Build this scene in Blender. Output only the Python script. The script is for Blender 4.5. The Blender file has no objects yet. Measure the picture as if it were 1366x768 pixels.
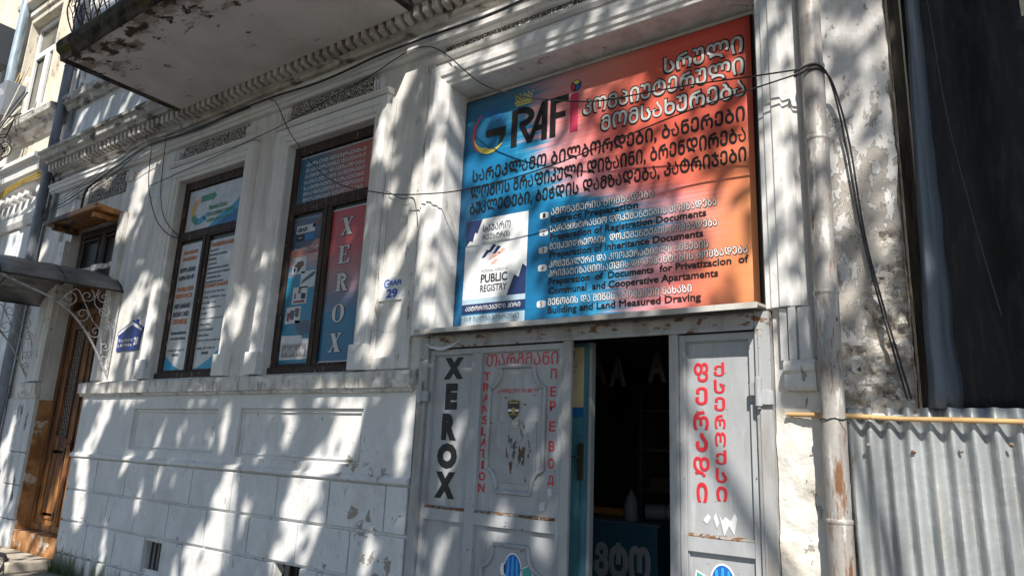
import bpy, bmesh, math, random
from mathutils import Vector, Matrix, noise
rnd = random.Random(11)
sc = bpy.context.scene
C = sc.collection
PI = math.pi

# ------------------------------------------------------------------ camera
cam = bpy.data.cameras.new('camera')
cam.lens = 24.585; cam.sensor_width = 36.0; cam.sensor_fit = 'HORIZONTAL'
cam.clip_start = 0.05; cam.clip_end = 500
co = bpy.data.objects.new('camera', cam); C.objects.link(co)
R_ = Vector((0.8198339, 0.5709366, 0.04363229)); U_ = Vector((0.09500649, -0.21077591, 0.97290662)); F_ = Vector((-0.56466463, 0.79347648, 0.22704391))
m3 = Matrix((R_, U_, -F_)).transposed()
co.matrix_world = Matrix.Translation((0, -4.4, 1.68)) @ m3.to_4x4()
sc.camera = co

# ------------------------------------------------------------------ daylight
SUN = Vector((0.57, -1.0, 1.13))                       # towards the sun
el = math.atan2(SUN.z, math.hypot(SUN.x, SUN.y)); az = math.atan2(SUN.x, SUN.y)
w = bpy.data.worlds.new('World'); sc.world = w; w.use_nodes = True
nt = w.node_tree; bg = nt.nodes['Background']
sky = nt.nodes.new('ShaderNodeTexSky'); sky.sky_type = 'NISHITA'; sky.sun_disc = False
sky.sun_elevation = el; sky.sun_rotation = az; sky.air_density = 1.0; sky.dust_density = 0.3; sky.ozone_density = 1.0
nt.links.new(sky.outputs[0], bg.inputs[0]); bg.inputs[1].default_value = 0.098
sl = bpy.data.lights.new('sun', 'SUN'); sl.energy = 5.0; sl.angle = math.radians(0.5); sl.color = (1.0, 0.95, 0.86)
so = bpy.data.objects.new('sun', sl); C.objects.link(so); so.location = (6, -12, 14)
so.rotation_euler = SUN.to_track_quat('Z', 'Y').to_euler()
sc.view_settings.view_transform = 'Standard'; sc.view_settings.look = 'None'
sc.view_settings.gamma = 1; sc.view_settings.use_curve_mapping = False
sc.view_settings.exposure = 0.45
sc.cycles.max_bounces = 6

# ------------------------------------------------------------------ materials
def _mask(nt, tc, m):
    """noise mask: dict(s=scale tuple, lo, hi, d=detail, dist, fade=(axis,a,b), spots=[(x,z,r)])"""
    N = nt.nodes; Lk = nt.links
    mp = N.new('ShaderNodeMapping'); s = m.get('s', 3); s = s if isinstance(s, tuple) else (s, s, s)
    mp.inputs['Scale'].default_value = s; mp.inputs['Location'].default_value = (m.get('o', 0),) * 3
    Lk.new(tc, mp.inputs[0])
    nz = N.new('ShaderNodeTexNoise'); nz.inputs['Scale'].default_value = 1
    nz.inputs['Detail'].default_value = m.get('d', 5); nz.inputs['Roughness'].default_value = m.get('r', .6); nz.inputs['Distortion'].default_value = m.get('dist', 0)
    Lk.new(mp.outputs[0], nz.inputs['Vector'])
    val = nz.outputs['Fac']
    sx = None
    def sep():
        nonlocal sx
        if sx is None:
            sx = N.new('ShaderNodeSeparateXYZ'); Lk.new(tc, sx.inputs[0])
        return sx
    if 'spots' in m:
        for (x, z, r, k) in m['spots']:
            cb = N.new('ShaderNodeCombineXYZ'); s_ = sep()
            Lk.new(s_.outputs[0], cb.inputs[0]); Lk.new(s_.outputs[2], cb.inputs[2])
            ds = N.new('ShaderNodeVectorMath'); ds.operation = 'DISTANCE'; Lk.new(cb.outputs[0], ds.inputs[0]); ds.inputs[1].default_value = (x, 0, z)
            mr = N.new('ShaderNodeMapRange'); mr.inputs['From Min'].default_value = r; mr.inputs['From Max'].default_value = 0
            mr.inputs['To Max'].default_value = k; Lk.new(ds.outputs['Value'], mr.inputs['Value'])
            ad = N.new('ShaderNodeMath'); ad.operation = 'ADD'; Lk.new(val, ad.inputs[0]); Lk.new(mr.outputs[0], ad.inputs[1]); val = ad.outputs[0]
    if m.get('crack'):
        vo = N.new('ShaderNodeTexVoronoi'); vo.feature = 'DISTANCE_TO_EDGE'; vo.inputs['Scale'].default_value = m['crack']
        mv = N.new('ShaderNodeVectorMath'); mv.operation = 'MULTIPLY_ADD'; Lk.new(nz.outputs['Color'], mv.inputs[0]); mv.inputs[1].default_value = (.5, .5, .5); Lk.new(tc, mv.inputs[2]); Lk.new(mv.outputs[0], vo.inputs['Vector'])
        c1 = N.new('ShaderNodeMapRange'); c1.inputs['From Min'].default_value = .010; c1.inputs['From Max'].default_value = .002; Lk.new(vo.outputs['Distance'], c1.inputs['Value'])
        c2 = N.new('ShaderNodeMapRange'); c2.inputs['From Min'].default_value = m.get('lo', .5); c2.inputs['From Max'].default_value = m.get('lo', .5) + .05; c2.inputs['To Max'].default_value = m.get('k', 1); Lk.new(val, c2.inputs['Value'])
        mu = N.new('ShaderNodeMath'); mu.operation = 'MULTIPLY'; Lk.new(c1.outputs[0], mu.inputs[0]); Lk.new(c2.outputs[0], mu.inputs[1]); return mu.outputs[0]
    if 'fade' in m:
        ax, a, b, k = m['fade']
        mr = N.new('ShaderNodeMapRange'); mr.inputs['From Min'].default_value = a; mr.inputs['From Max'].default_value = b
        mr.inputs['To Max'].default_value = k; Lk.new(sep().outputs[ax], mr.inputs['Value'])
        ad = N.new('ShaderNodeMath'); ad.operation = 'ADD'; Lk.new(val, ad.inputs[0]); Lk.new(mr.outputs[0], ad.inputs[1]); val = ad.outputs[0]
    mr = N.new('ShaderNodeMapRange'); mr.inputs['From Min'].default_value = m.get('lo', .5); mr.inputs['From Max'].default_value = m.get('hi', .6)
    mr.inputs['To Max'].default_value = m.get('k', 1); Lk.new(val, mr.inputs['Value'])
    return mr.outputs[0]

def M(name, col, rough=.75, layers=(), bump=(), metal=0, spec=.4):
    m = bpy.data.materials.new(name); m.use_nodes = True
    nt = m.node_tree; N = nt.nodes; Lk = nt.links; b = N['Principled BSDF']
    b.inputs['Roughness'].default_value = rough; b.inputs['Metallic'].default_value = metal; b.inputs['Specular IOR Level'].default_value = spec
    b.inputs['Base Color'].default_value = (*col, 1)
    if not layers and not bump: return m
    tcn = N.new('ShaderNodeTexCoord'); tc = tcn.outputs['Object']
    cur = None; dents = []
    for lc, mk in layers:
        f = _mask(nt, tc, mk)
        mx = N.new('ShaderNodeMix'); mx.data_type = 'RGBA'
        Lk.new(f, mx.inputs[0])
        if cur is None: mx.inputs[6].default_value = (*col, 1)
        else: Lk.new(cur, mx.inputs[6])
        mx.inputs[7].default_value = (*lc, 1); cur = mx.outputs[2]
        if mk.get('dent'): dents.append((f, -mk['dent']))
    if cur is not None: Lk.new(cur, b.inputs['Base Color'])
    h = None
    def addh(sock, k):
        nonlocal h
        mu = N.new('ShaderNodeMath'); mu.operation = 'MULTIPLY_ADD'; Lk.new(sock, mu.inputs[0]); mu.inputs[1].default_value = k
        if h is None: mu.inputs[2].default_value = 0
        else: Lk.new(h, mu.inputs[2])
        h = mu.outputs[0]
    for f, k in dents: addh(f, k)
    for s, k in bump:
        nz = N.new('ShaderNodeTexNoise'); nz.inputs['Detail'].default_value = 4
        if isinstance(s, tuple):
            mp = N.new('ShaderNodeMapping'); mp.inputs['Scale'].default_value = s; Lk.new(tc, mp.inputs[0]); Lk.new(mp.outputs[0], nz.inputs['Vector']); nz.inputs['Scale'].default_value = 1
        else:
            Lk.new(tc, nz.inputs['Vector']); nz.inputs['Scale'].default_value = s
        addh(nz.outputs['Fac'], k)
    if h is not None:
        bp = N.new('ShaderNodeBump'); bp.inputs['Strength'].default_value = 1; bp.inputs['Distance'].default_value = 1
        Lk.new(h, bp.inputs['Height']); Lk.new(bp.outputs[0], b.inputs['Normal'])
    return m

GR = (.33, .29, .25); DG = (.16, .14, .125); WH = (.76, .745, .725)
dirt = ((.46, .43, .40), dict(s=(6, 6, .9), lo=.43, hi=.70, d=8, r=.65, k=.85, o=3))
dirt_b = ((.50, .48, .46), dict(s=(4, 4, 2.4), lo=.46, hi=.72, d=8, r=.65, k=.6, o=3))
grit = ((.34, .32, .30), dict(s=(34, 34, 15), lo=.58, hi=.69, d=7, r=.72, k=.65, o=21))
crack = ((.17, .15, .14), dict(s=2.5, d=6, lo=.575, crack=1.3, k=.75, o=31, dent=.002))
mott = ((.62, .62, .625), dict(s=1.6, lo=.42, hi=.66, d=7, r=.68, k=.7))
warm = ((.78, .70, .60), dict(s=2.2, lo=.55, hi=.75, d=5, k=.5, o=9))
plaster = M('white_plaster', WH, .85, [mott, warm, dirt, grit, crack, (GR, dict(s=10, lo=.715, hi=.73, d=8, dent=.004, o=1)), (DG, dict(s=13, lo=.72, hi=.75, d=6, k=.7, o=5))], [(60, .0012), (9, .006)])
plaster_base = M('base_course_paint', (.72, .715, .71), .8, [mott, dirt_b, grit, crack, ((.16, .17, .12), dict(s=(9, 9, 1.2), lo=.74, hi=.92, d=6, fade=(2, .45, .0, .40), o=2, spots=[(-9.7, .1, .9, .2)])),
    (GR, dict(s=10, lo=.83, hi=.842, d=8, dent=.005, fade=(0, -9, -4.0, .06), spots=[(-4.75, 1.50, .30, .29), (-4.6, 1.12, .28, .27), (-4.42, 1.45, .22, .2), (-4.42, .85, .4, .19), (-4.95, .62, .22, .26), (-4.2, .6, .4, .22), (-9.4, .5, .35, .16)])),
    (DG, dict(s=(16, 16, 7), lo=.71, hi=.74, d=6, k=.8, o=5, fade=(0, -8, -4, .05)))], [(70, .001), (7, .006)])
plaster_arch = M('moulding_paint', (.75, .735, .72), .8, [mott, warm, grit, ((.45, .42, .39), dict(s=(12, 12, 1.2), lo=.55, hi=.8, d=6, k=.55, o=7)), (GR, dict(s=(14, 14, 5), lo=.715, hi=.73, d=6, dent=.003, o=8))], [(55, .0009), (12, .003)])
plaster_pil = M('pilaster_paint', (.75, .735, .715), .85, [mott, warm, dirt, grit, crack, (GR, dict(s=(17, 17, 6), lo=.64, hi=.66, d=7, dent=.003, o=4))], [(60, .001), (12, .004)])
plaster_dirty = M('grimy_cornice_plaster', (.60, .57, .53), .9, [((.34, .31, .28), dict(s=(3, 3, 7), lo=.42, hi=.62, d=7, k=.85)), ((.09, .075, .065), dict(s=(4, 6, 9), lo=.53, hi=.63, d=7, k=.9, o=6)), ((.78, .75, .71), dict(s=(9, 9, 3), lo=.6, hi=.68, d=6, k=.8, o=12))], [(40, .002), (12, .006)])
sill_m = M('weathered_sill_plaster', (.62, .59, .55), .9, [((.30, .27, .24), dict(s=(14, 14, 3), lo=.50, hi=.66, d=7, k=.8)), ((.80, .78, .75), dict(s=(6, 6, 10), lo=.52, hi=.62, d=5, k=.7, o=3)), ((.07, .06, .05), dict(s=(22, 22, 3), lo=.60, hi=.70, d=6, k=.85, o=9))], [(50, .002), (14, .004)])
slab_m = M('balcony_slab_plaster', (.76, .71, .68), .9, [((.62, .58, .55), dict(s=1.4, lo=.4, hi=.65, d=6)), ((.34, .28, .245), dict(s=(2.6, 5, 3), lo=.62, hi=.70, d=8, fade=(1, -.9, -1.5, .17), o=2)), ((.075, .045, .03), dict(s=(4.5, 8, 3), lo=.69, hi=.74, d=8, fade=(1, -.75, -1.5, .19), o=2, dent=.004)), ((.30, .22, .17), dict(s=(9, 9, 5), lo=.755, hi=.79, d=8, dent=.003, fade=(1, -.4, -1.5, .08)))], [(30, .0015)])
slab_edge_m = M('mossy_slab_edge', (.10, .085, .07), .95, [((.025, .02, .017), dict(s=6, lo=.45, hi=.6, d=6)), ((.11, .105, .03), dict(s=(2.4, 2, 6), lo=.60, hi=.66, d=6, o=4))], [(30, .004), (9, .01)])
stipple = M('dark_stippled_render', (.22, .205, .19), .95, [((.06, .055, .05), dict(s=42, lo=.47, hi=.53, d=2)), ((.80, .77, .72), dict(s=52, lo=.56, hi=.61, d=2, o=5))], [(60, .012)])
peel_wall = M('peeling_wall_plaster', (.72, .70, .685), .9, [mott, dirt, grit, crack, ((.42, .385, .35), dict(s=(15, 15, 7), lo=.635, hi=.65, d=9, r=.68, dent=.004, spots=[(-.50, 2.9, .75, .17), (-.55, 3.35, .5, .10), (-.46, 3.7, .5, .07), (-.60, 2.55, .5, .13)])), ((.34, .31, .28), dict(s=(28, 28, 13), lo=.655, hi=.675, d=7, o=7, dent=.003))], [(45, .003), (10, .008)])
peel_low = M('rough_white_wall', (.68, .655, .615), .9, [((.62, .56, .47), dict(s=4, lo=.45, hi=.65, d=6, k=.8)), ((.40, .36, .31), dict(s=(9, 9, 6), lo=.64, hi=.66, d=7, dent=.004))], [(38, .006), (9, .012)])
rubble_m = M('exposed_rubble_stone', (.56, .52, .47), .95, [((.30, .26, .22), dict(s=7, lo=.42, hi=.56, d=6)), ((.72, .68, .63), dict(s=11, lo=.55, hi=.63, d=6, o=4)), ((.11, .09, .08), dict(s=19, lo=.58, hi=.66, d=5, o=8))], [(30, .012), (70, .004)])
gate_m = M('grey_gate_paint', (.40, .41, .425), .42, [((.31, .32, .335), dict(s=(4, 4, 1.1), lo=.42, hi=.64, d=6, k=.8)), ((.52, .52, .52), dict(s=(26, 26, 3), lo=.58, hi=.7, d=4, k=.5, o=3)), ((.25, .23, .22), dict(s=(7, 7, 1.3), lo=.56, hi=.72, d=8, k=.7, o=16)), ((.15, .06, .022), dict(s=(15, 15, 18), lo=.675, hi=.70, d=8, dent=.0008, o=6)), ((.045, .03, .024), dict(s=38, lo=.70, hi=.73, d=4, o=10))], [(24, .0012), (5, .004)])
gate_rust_m = M('rust_streaked_gate_paint', (.37, .375, .38), .5, [((.28, .26, .24), dict(s=(9, 9, 2), lo=.46, hi=.66, d=6)), ((.17, .075, .03), dict(s=(10, 10, 24), lo=.71, hi=.75, d=7, o=6, dent=.0008, fade=(2, 2.2, 2.55, .15))), ((.04, .025, .02), dict(s=(26, 26, 40), lo=.73, hi=.75, d=5, o=10))], [(24, .0014)])
bead_rust_m = M('rusty_weld_bead', (.30, .28, .26), .7, [((.17, .075, .03), dict(s=(18, 18, 30), lo=.48, hi=.54, d=7)), ((.05, .03, .02), dict(s=(30, 30, 40), lo=.58, hi=.62, d=5, o=10))], [(40, .002)])
gate_worn_m = M('worn_gate_panel', (.37, .375, .385), .48, [((.31, .315, .33), dict(s=5, lo=.4, hi=.6, d=6)), ((.11, .045, .02), dict(s=(26, 26, 9), lo=.70, hi=.73, d=7, spots=[(-.43, 1.66, .25, .19)], dent=.0008)), ((.06, .05, .045), dict(s=(20, 20, 9), lo=.67, hi=.73, d=8, o=5, spots=[(-.45, 1.70, .25, .20)])), ((.55, .54, .53), dict(s=(40, 40, 12), lo=.77, hi=.8, d=6, o=15, spots=[(-.45, 1.60, .26, .16)]))], [(24, .0012)])
ledge_m = M('weathered_ledge_metal', (.55, .53, .50), .6, [((.36, .33, .30), dict(s=(3, 5, 5), lo=.45, hi=.62, d=6)), ((.14, .08, .05), dict(s=(12, 12, 12), lo=.66, hi=.69, d=6, o=3))], [(20, .002)])
pipe_m = M('galvanised_pipe', (.40, .375, .35), .5, [((.30, .28, .265), dict(s=(8, 8, 1.6), lo=.42, hi=.62, d=7)), ((.58, .56, .53), dict(s=(14, 14, 3), lo=.57, hi=.62, d=7, o=4)), ((.25, .17, .12), dict(s=(18, 18, 6), lo=.60, hi=.68, d=8, o=14, k=.7)), ((.20, .095, .045), dict(s=(24, 24, 4.2), lo=.58, hi=.70, d=7, o=2, fade=(2, 4.4, 1.2, .07))), ((.12, .05, .02), dict(s=(18, 18, 6), lo=.70, hi=.73, d=6, o=7, fade=(2, 4.4, 1.2, .05)))], [(20, .004)], metal=.15)
pipe_dark_m = M('dark_grey_pipe', (.23, .25, .29), .5, [((.13, .14, .165), dict(s=(7, 7, 2), lo=.42, hi=.6, d=6)), ((.30, .32, .35), dict(s=(16, 16, 4), lo=.62, hi=.66, d=5, o=4))], [(20, .004)], metal=.1)
pipe_blue_m = M('pale_blue_pipe', (.42, .52, .62), .4, [((.28, .34, .40), dict(s=(8, 8, 2), lo=.45, hi=.6, d=6))], metal=.2)
wood_dark = M('flaking_dark_window_wood', (.055, .035, .028), .7, [((.028, .016, .012), dict(s=(20, 20, 3), lo=.4, hi=.6, d=6)), ((.30, .23, .18), dict(s=(32, 32, 6), lo=.63, hi=.66, d=6, o=5, dent=.001))], [((60, 60, 6), .002)])
wood_door = M('old_brown_door_wood', (.165, .068, .027), .6, [((.065, .030, .015), dict(s=(18, 18, 1.6), lo=.40, hi=.62, d=7)), ((.40, .17, .05), dict(s=(14, 14, 1.5), lo=.54, hi=.7, d=6, o=4, fade=(2, 1.6, .4, .18))), ((.40, .34, .27), dict(s=(30, 30, 8), lo=.68, hi=.71, d=6, o=9, dent=.001))], [((50, 50, 5), .002)])
ochre_m = M('ochre_painted_plaster', (.47, .235, .10), .8, [((.28, .12, .04), dict(s=5, lo=.42, hi=.6, d=6)), ((.62, .52, .42), dict(s=6, lo=.58, hi=.62, d=7, o=4, dent=.003))], [(30, .003)])
wood_board = M('varnished_pine_board', (.46, .20, .055), .5, [((.26, .10, .03), dict(s=(2, 14, 26), lo=.42, hi=.6, d=6)), ((.07, .035, .018), dict(s=(2.2, 8, 8), lo=.56, hi=.66, d=6, o=4, fade=(0, -.3, -1.3, .15)))], [((5, 40, 40), .002)])
timber_m = M('grey_old_timber', (.12, .105, .09), .9, [((.05, .042, .036), dict(s=(25, 25, 2), lo=.42, hi=.6, d=6))], [((60, 60, 4), .004)])
bamboo_m = M('dry_bamboo', (.62, .40, .18), .45, [((.44, .25, .10), dict(s=(3, 25, 25), lo=.45, hi=.65, d=4)), ((.26, .14, .06), dict(s=(9, 9, 9), lo=.66, hi=.72, d=4, o=3))], [((6, 60, 60), .001)])
zinc_m = M('galvanised_corrugated_sheet', (.40, .42, .43), .45, [((.29, .305, .315), dict(s=(5, 5, .8), lo=.42, hi=.62, d=6)), ((.42, .41, .38), dict(s=(9, 9, 1.4), lo=.56, hi=.68, d=6, o=3)), ((.25, .21, .17), dict(s=(14, 14, 5), lo=.67, hi=.72, d=7, o=8)), ((.26, .11, .04), dict(s=(20, 20, 3), lo=.715, hi=.75, d=7, o=18)), ((.55, .56, .56), dict(s=(5, 5, 2), lo=.62, hi=.66, d=8, o=28, k=.5))], [(14, .006), (45, .0015)], metal=.25)
strip_m = M('sky_lit_blue_grey_sheet', (.10, .12, .15), .5, [((.06, .075, .095), dict(s=(16, 16, .8), lo=.42, hi=.6, d=7)), ((.24, .27, .31), dict(s=(22, 22, 2), lo=.68, hi=.68, d=6, o=5))], [((30, 30, 3), .006)])  # blue-grey base colour carries the sky light caught by the curled edge
tarp_m = M('black_tarpaulin', (.008, .0072, .0065), .7, [((.020, .019, .018), dict(s=(30, 30, 4), lo=.48, hi=.66, d=7)), ((.032, .032, .034), dict(s=(50, 50, 9), lo=.68, hi=.74, d=5, o=4))], [((14, 14, 40), .004), (5, .02)], spec=.3)
canopy_m = M('weathered_canopy_sheet', (.27, .26, .25), .45, [((.12, .115, .11), dict(s=(4, 2, 4), lo=.42, hi=.6, d=7)), ((.50, .46, .41), dict(s=(6, 3, 6), lo=.60, hi=.70, d=6, o=5))], [(14, .006)], metal=.3)
iron_white = M('white_painted_iron', (.40, .40, .41), .5, [((.20, .19, .185), dict(s=14, lo=.5, hi=.65, d=5))])
iron_red = M('rusty_red_iron', (.13, .05, .045), .6, [((.05, .03, .03), dict(s=14, lo=.45, hi=.6, d=5))])
iron_black = M('black_iron', (.02, .02, .022), .6, [((.05, .045, .04), dict(s=20, lo=.5, hi=.65, d=4))])
steel = M('dull_steel', (.50, .50, .50), .35, [((.30, .27, .24), dict(s=30, lo=.5, hi=.65, d=5))], metal=.6)
beige = M('beige_house_plaster', (.74, .68, .57), .9, [((.64, .57, .46), dict(s=1.8, lo=.42, hi=.62, d=6)), ((.40, .35, .29), dict(s=(6, 6, 2), lo=.60, hi=.66, d=7, o=4, dent=.004)), ((.80, .77, .70), dict(s=3, lo=.58, hi=.62, d=6, o=8))], [(40, .003), (9, .008)])
bluewhite = M('blue_white_plaster', (.70, .74, .77), .85, [mott, dirt], [(40, .002)])
pvc = M('white_pvc', (.82, .83, .84), .3, [((.7, .71, .72), dict(s=8, lo=.5, hi=.7, d=4))])
cable_m = M('black_cable_rubber', (.012, .012, .014), .5, [((.03, .03, .03), dict(s=30, lo=.5, hi=.6))])
cable_y = M('yellow_cable_sheath', (.50, .36, .08), .5, [((.35, .24, .06), dict(s=20, lo=.5, hi=.6))])
cable_w = M('pale_cable_sheath', (.60, .56, .48), .6, [((.42, .38, .32), dict(s=20, lo=.5, hi=.6))])
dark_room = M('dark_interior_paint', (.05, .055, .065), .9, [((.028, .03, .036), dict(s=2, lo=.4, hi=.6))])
teal_m = M('teal_door_paint', (.10, .27, .33), .45, [((.065, .19, .24), dict(s=(8, 8, 1.5), lo=.42, hi=.6, d=5)), ((.26, .32, .32), dict(s=(30, 30, 8), lo=.70, hi=.74, d=5, o=3))], [(20, .001)])
concrete = M('pavement_concrete', (.30, .275, .24), .9, [((.20, .185, .16), dict(s=1.4, lo=.4, hi=.62, d=7)), ((.20, .18, .16), dict(s=7, lo=.62, hi=.70, d=6, o=4))], [(30, .004), (5, .01)])
asphalt = M('street_asphalt', (.055, .054, .052), .9, [((.038, .037, .036), dict(s=1, lo=.4, hi=.6, d=6)), ((.10, .095, .09), dict(s=80, lo=.6, hi=.66, d=2))], [(120, .004)])
bark = M('plane_tree_bark', (.17, .13, .095), .9, [((.09, .07, .05), dict(s=(5, 5, 2), lo=.45, hi=.6, d=6))], [((14, 14, 4), .02)])
leaf_m = M('green_leaves', (.07, .12, .03), .6, [((.04, .075, .02), dict(s=1.2, lo=.4, hi=.6)), ((.12, .15, .04), dict(s=3, lo=.6, hi=.7, o=4))])
def glass_like(name, col, rough=.06):
    m = M(name, col, rough, [((col[0] * .6, col[1] * .6, col[2] * .6), dict(s=2, lo=.4, hi=.6))], spec=.6); return m
dark_glass = glass_like('dark_window_glass', (.030, .032, .030), .45)
house_glass = glass_like('dusty_house_glass', (.16, .15, .12), .12)
_ink = {}
def ink(name, col, rough=.45):
    if name not in _ink:
        k = .82
        _ink[name] = M(name, col, rough, [((col[0] * k, col[1] * k, col[2] * k), dict(s=7, lo=.45, hi=.65, d=5))])
    return _ink[name]
BLK = ink('black_print', (.012, .012, .014)); WHT = ink('white_print', (.80, .80, .80)); RED = ink('red_vinyl', (.62, .03, .045)); NAVY = ink('navy_print', (.02, .035, .12)); GREY = ink('light_grey_print', (.60, .62, .64))
LBLUE = ink('light_blue_print', (.42, .55, .66)); YEL = ink('yellow_print', (.75, .62, .14)); CRIM = ink('crimson_print', (.62, .05, .12)); BLUE = ink('blue_print', (.02, .16, .42)); ORNG = ink('orange_print', (.55, .18, .06)); SALM = ink('salmon_print', (.72, .42, .34)); GRN = ink('green_print', (.06, .26, .16)); CYAN = ink('cyan_print', (.05, .33, .58)); BROWN = ink('brown_print', (.16, .10, .07)); MAROON = ink('maroon_print', (.25, .05, .06)); SLATE = ink('slate_print', (.09, .12, .18)); PAPER = ink('poster_paper', (.56, .57, .585), .22); CREAM = ink('cream_paper', (.66, .55, .33)); SKYB = ink('sky_print', (.05, .36, .75))
BBLUE = ink('bright_blue_print', (.03, .12, .55))

# ------------------------------------------------------------------ mesh builder (world metres)
_fonts = {}
class MB:
    def __init__(s): s.v = []; s.f = []
    def add(s, vs, fs):
        n = len(s.v); s.v += [tuple(p) for p in vs]; s.f += [tuple(i + n for i in q) for q in fs]
    def box(s, x0, x1, y0, y1, z0, z1):
        s.add([(x0, y0, z0), (x1, y0, z0), (x1, y1, z0), (x0, y1, z0), (x0, y0, z1), (x1, y0, z1), (x1, y1, z1), (x0, y1, z1)],
              [(0, 1, 5, 4), (1, 2, 6, 5), (2, 3, 7, 6), (3, 0, 4, 7), (4, 5, 6, 7), (3, 2, 1, 0)]); return s
    def quad(s, a, b, c, d): s.add([a, b, c, d], [(0, 1, 2, 3)]); return s
    def prism(s, poly, y0, y1):
        n = len(poly); s.add([(x, y0, z) for x, z in poly] + [(x, y1, z) for x, z in poly],
              [tuple(range(n)), tuple(range(2 * n - 1, n - 1, -1))] + [(i, (i + 1) % n, n + (i + 1) % n, n + i) for i in range(n)]); return s
    def sweepx(s, prof, x0, x1, jig=0, step=None):
        n = len(prof); k = max(1, int((x1 - x0) / step)) if step else 1
        vs = []; fs = []
        for i in range(k + 1):
            x = x0 + (x1 - x0) * i / k
            for (y, z) in prof:
                dy = dz = 0
                if jig:
                    q = Vector((x * 2.1, y * 9, z * 9)); dy = noise.noise(q) * jig; dz = noise.noise(q + Vector((7, 3, 1))) * jig
                vs.append((x, y + dy, z + dz))
        for i in range(k):
            for j in range(n):
                a = i * n + j; b = i * n + (j + 1) % n; fs.append((a, b, b + n, a + n))
        fs += [tuple(range(n)), tuple(range(k * n + n - 1, k * n - 1, -1))]
        s.add(vs, fs); return s
    def frame(s, xl, xr, zb, zt, prof):
        """three-sided moulding round an opening; prof = [(outward, y)] closed polygon"""
        n = len(prof); vs = []; fs = []
        for k in range(4):
            for (o, y) in prof:
                x = xl - o if k < 2 else xr + o; z = zb if k in (0, 3) else zt + o
                vs.append((x, y, z))
        for k in range(3):
            for j in range(n): a = k * n + j; b = k * n + (j + 1) % n; fs.append((a, b, b + n, a + n))
        fs += [tuple(range(n)), tuple(range(4 * n - 1, 3 * n - 1, -1))]
        s.add(vs, fs); return s
    def ring(s, xl, xr, zb, zt, w, y0, y1):
        """closed rectangular frame of bar width w"""
        s.box(xl, xr, y0, y1, zb, zb + w); s.box(xl, xr, y0, y1, zt - w, zt)
        s.box(xl, xl + w, y0, y1, zb + w, zt - w); s.box(xr - w, xr, y0, y1, zb + w, zt - w); return s
    def wall(s, x0, x1, z0, z1, y, holes=(), depth=.3):
        xs = sorted({x0, x1} | {h[i] for h in holes for i in (0, 1)}); zs = sorted({z0, z1} | {h[i] for h in holes for i in (2, 3)})
        inside = lambda cx, cz: any(h[0] < cx < h[1] and h[2] < cz < h[3] for h in holes)
        for a, b in zip(xs, xs[1:]):
            for c, d in zip(zs, zs[1:]):
                if not inside((a + b) / 2, (c + d) / 2): s.quad((a, y, c), (b, y, c), (b, y, d), (a, y, d))
        for h in holes:
            a, b, c, d = h[:4]; e = y + (h[4] if len(h) > 4 else depth)
            s.quad((a, y, c), (a, y, d), (a, e, d), (a, e, c)); s.quad((b, y, c), (b, e, c), (b, e, d), (b, y, d))
            s.quad((a, y, d), (b, y, d), (b, e, d), (a, e, d)); s.quad((a, y, c), (a, e, c), (b, e, c), (b, y, c))
        return s
    def tube(s, pts, r, n=8, close=False):
        pts = [Vector(p) for p in pts]; rs = r if isinstance(r, (list, tuple)) else [r] * len(pts)
        vs = []; fs = []; up = None
        for i, p in enumerate(pts):
            t = (pts[min(i + 1, len(pts) - 1)] - pts[max(i - 1, 0)]).normalized()
            if up is None: up = t.orthogonal().normalized()
            up = (up - t * up.dot(t)).normalized(); b = t.cross(up)
            for k in range(n):
                a = 2 * PI * k / n; vs.append(p + (up * math.cos(a) + b * math.sin(a)) * rs[i])
        for i in range(len(pts) - 1):
            for k in range(n): a = i * n + k; b = i * n + (k + 1) % n; fs.append((a, b, b + n, a + n))
        fs += [tuple(range(n - 1, -1, -1)), tuple((len(pts) - 1) * n + k for k in range(n))]
        s.add(vs, fs); return s
    def ell(s, c, rx, rz, y0, y1, n=28, a0=0, a1=2 * PI):
        full = abs(a1 - a0 - 2 * PI) < 1e-6
        p = [(c[0] + rx * math.cos(a0 + (a1 - a0) * i / n), c[1] + rz * math.sin(a0 + (a1 - a0) * i / n)) for i in range(n + (0 if full else 1))]
        s.prism(p, y0, y1); return s
    def arc(s, c, rx, rz, a0, a1, w0, w1, y0, y1, n=24):
        """tapering arc band, widths at start and end (middle is widest of the sine bulge)"""
        out = []; inn = []
        for i in range(n + 1):
            t = i / n; a = math.radians(a0 + (a1 - a0) * t); w = w0 + (w1 - w0) * t
            if isinstance(w0, tuple): pass
            out.append((c[0] + rx * math.cos(a), c[1] + rz * math.sin(a))); inn.append((c[0] + (rx - w) * math.cos(a), c[1] + (rz - w) * math.sin(a)))
        for i in range(n):
            s.prism([out[i], out[i + 1], inn[i + 1], inn[i]], y0, y1)
        return s
    def text(s, t, x0, z0, x1, z1, y, bold=0.0, thick=.0015, res=3, shear=0):
        key = (t, bold, res)
        if key not in _fonts:
            c = bpy.data.curves.new('lettering', 'FONT'); c.body = t; c.size = 1; c.resolution_u = res; c.bevel_depth = bold; c.bevel_resolution = 0
            o = bpy.data.objects.new('lettering', c); C.objects.link(o)
            dg = bpy.context.evaluated_depsgraph_get(); dg.update()
            me = bpy.data.meshes.new_from_object(o.evaluated_get(dg))
            _fonts[key] = ([tuple(v.co) for v in me.vertices], [tuple(p.vertices) for p in me.polygons])
            bpy.data.objects.remove(o); bpy.data.curves.remove(c); bpy.data.meshes.remove(me)
        V, F = _fonts[key]
        a0 = min(p[0] for p in V); a1 = max(p[0] for p in V); b0 = min(p[1] for p in V); b1 = max(p[1] for p in V); c0 = min(p[2] for p in V); c1 = max(p[2] for p in V)
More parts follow.
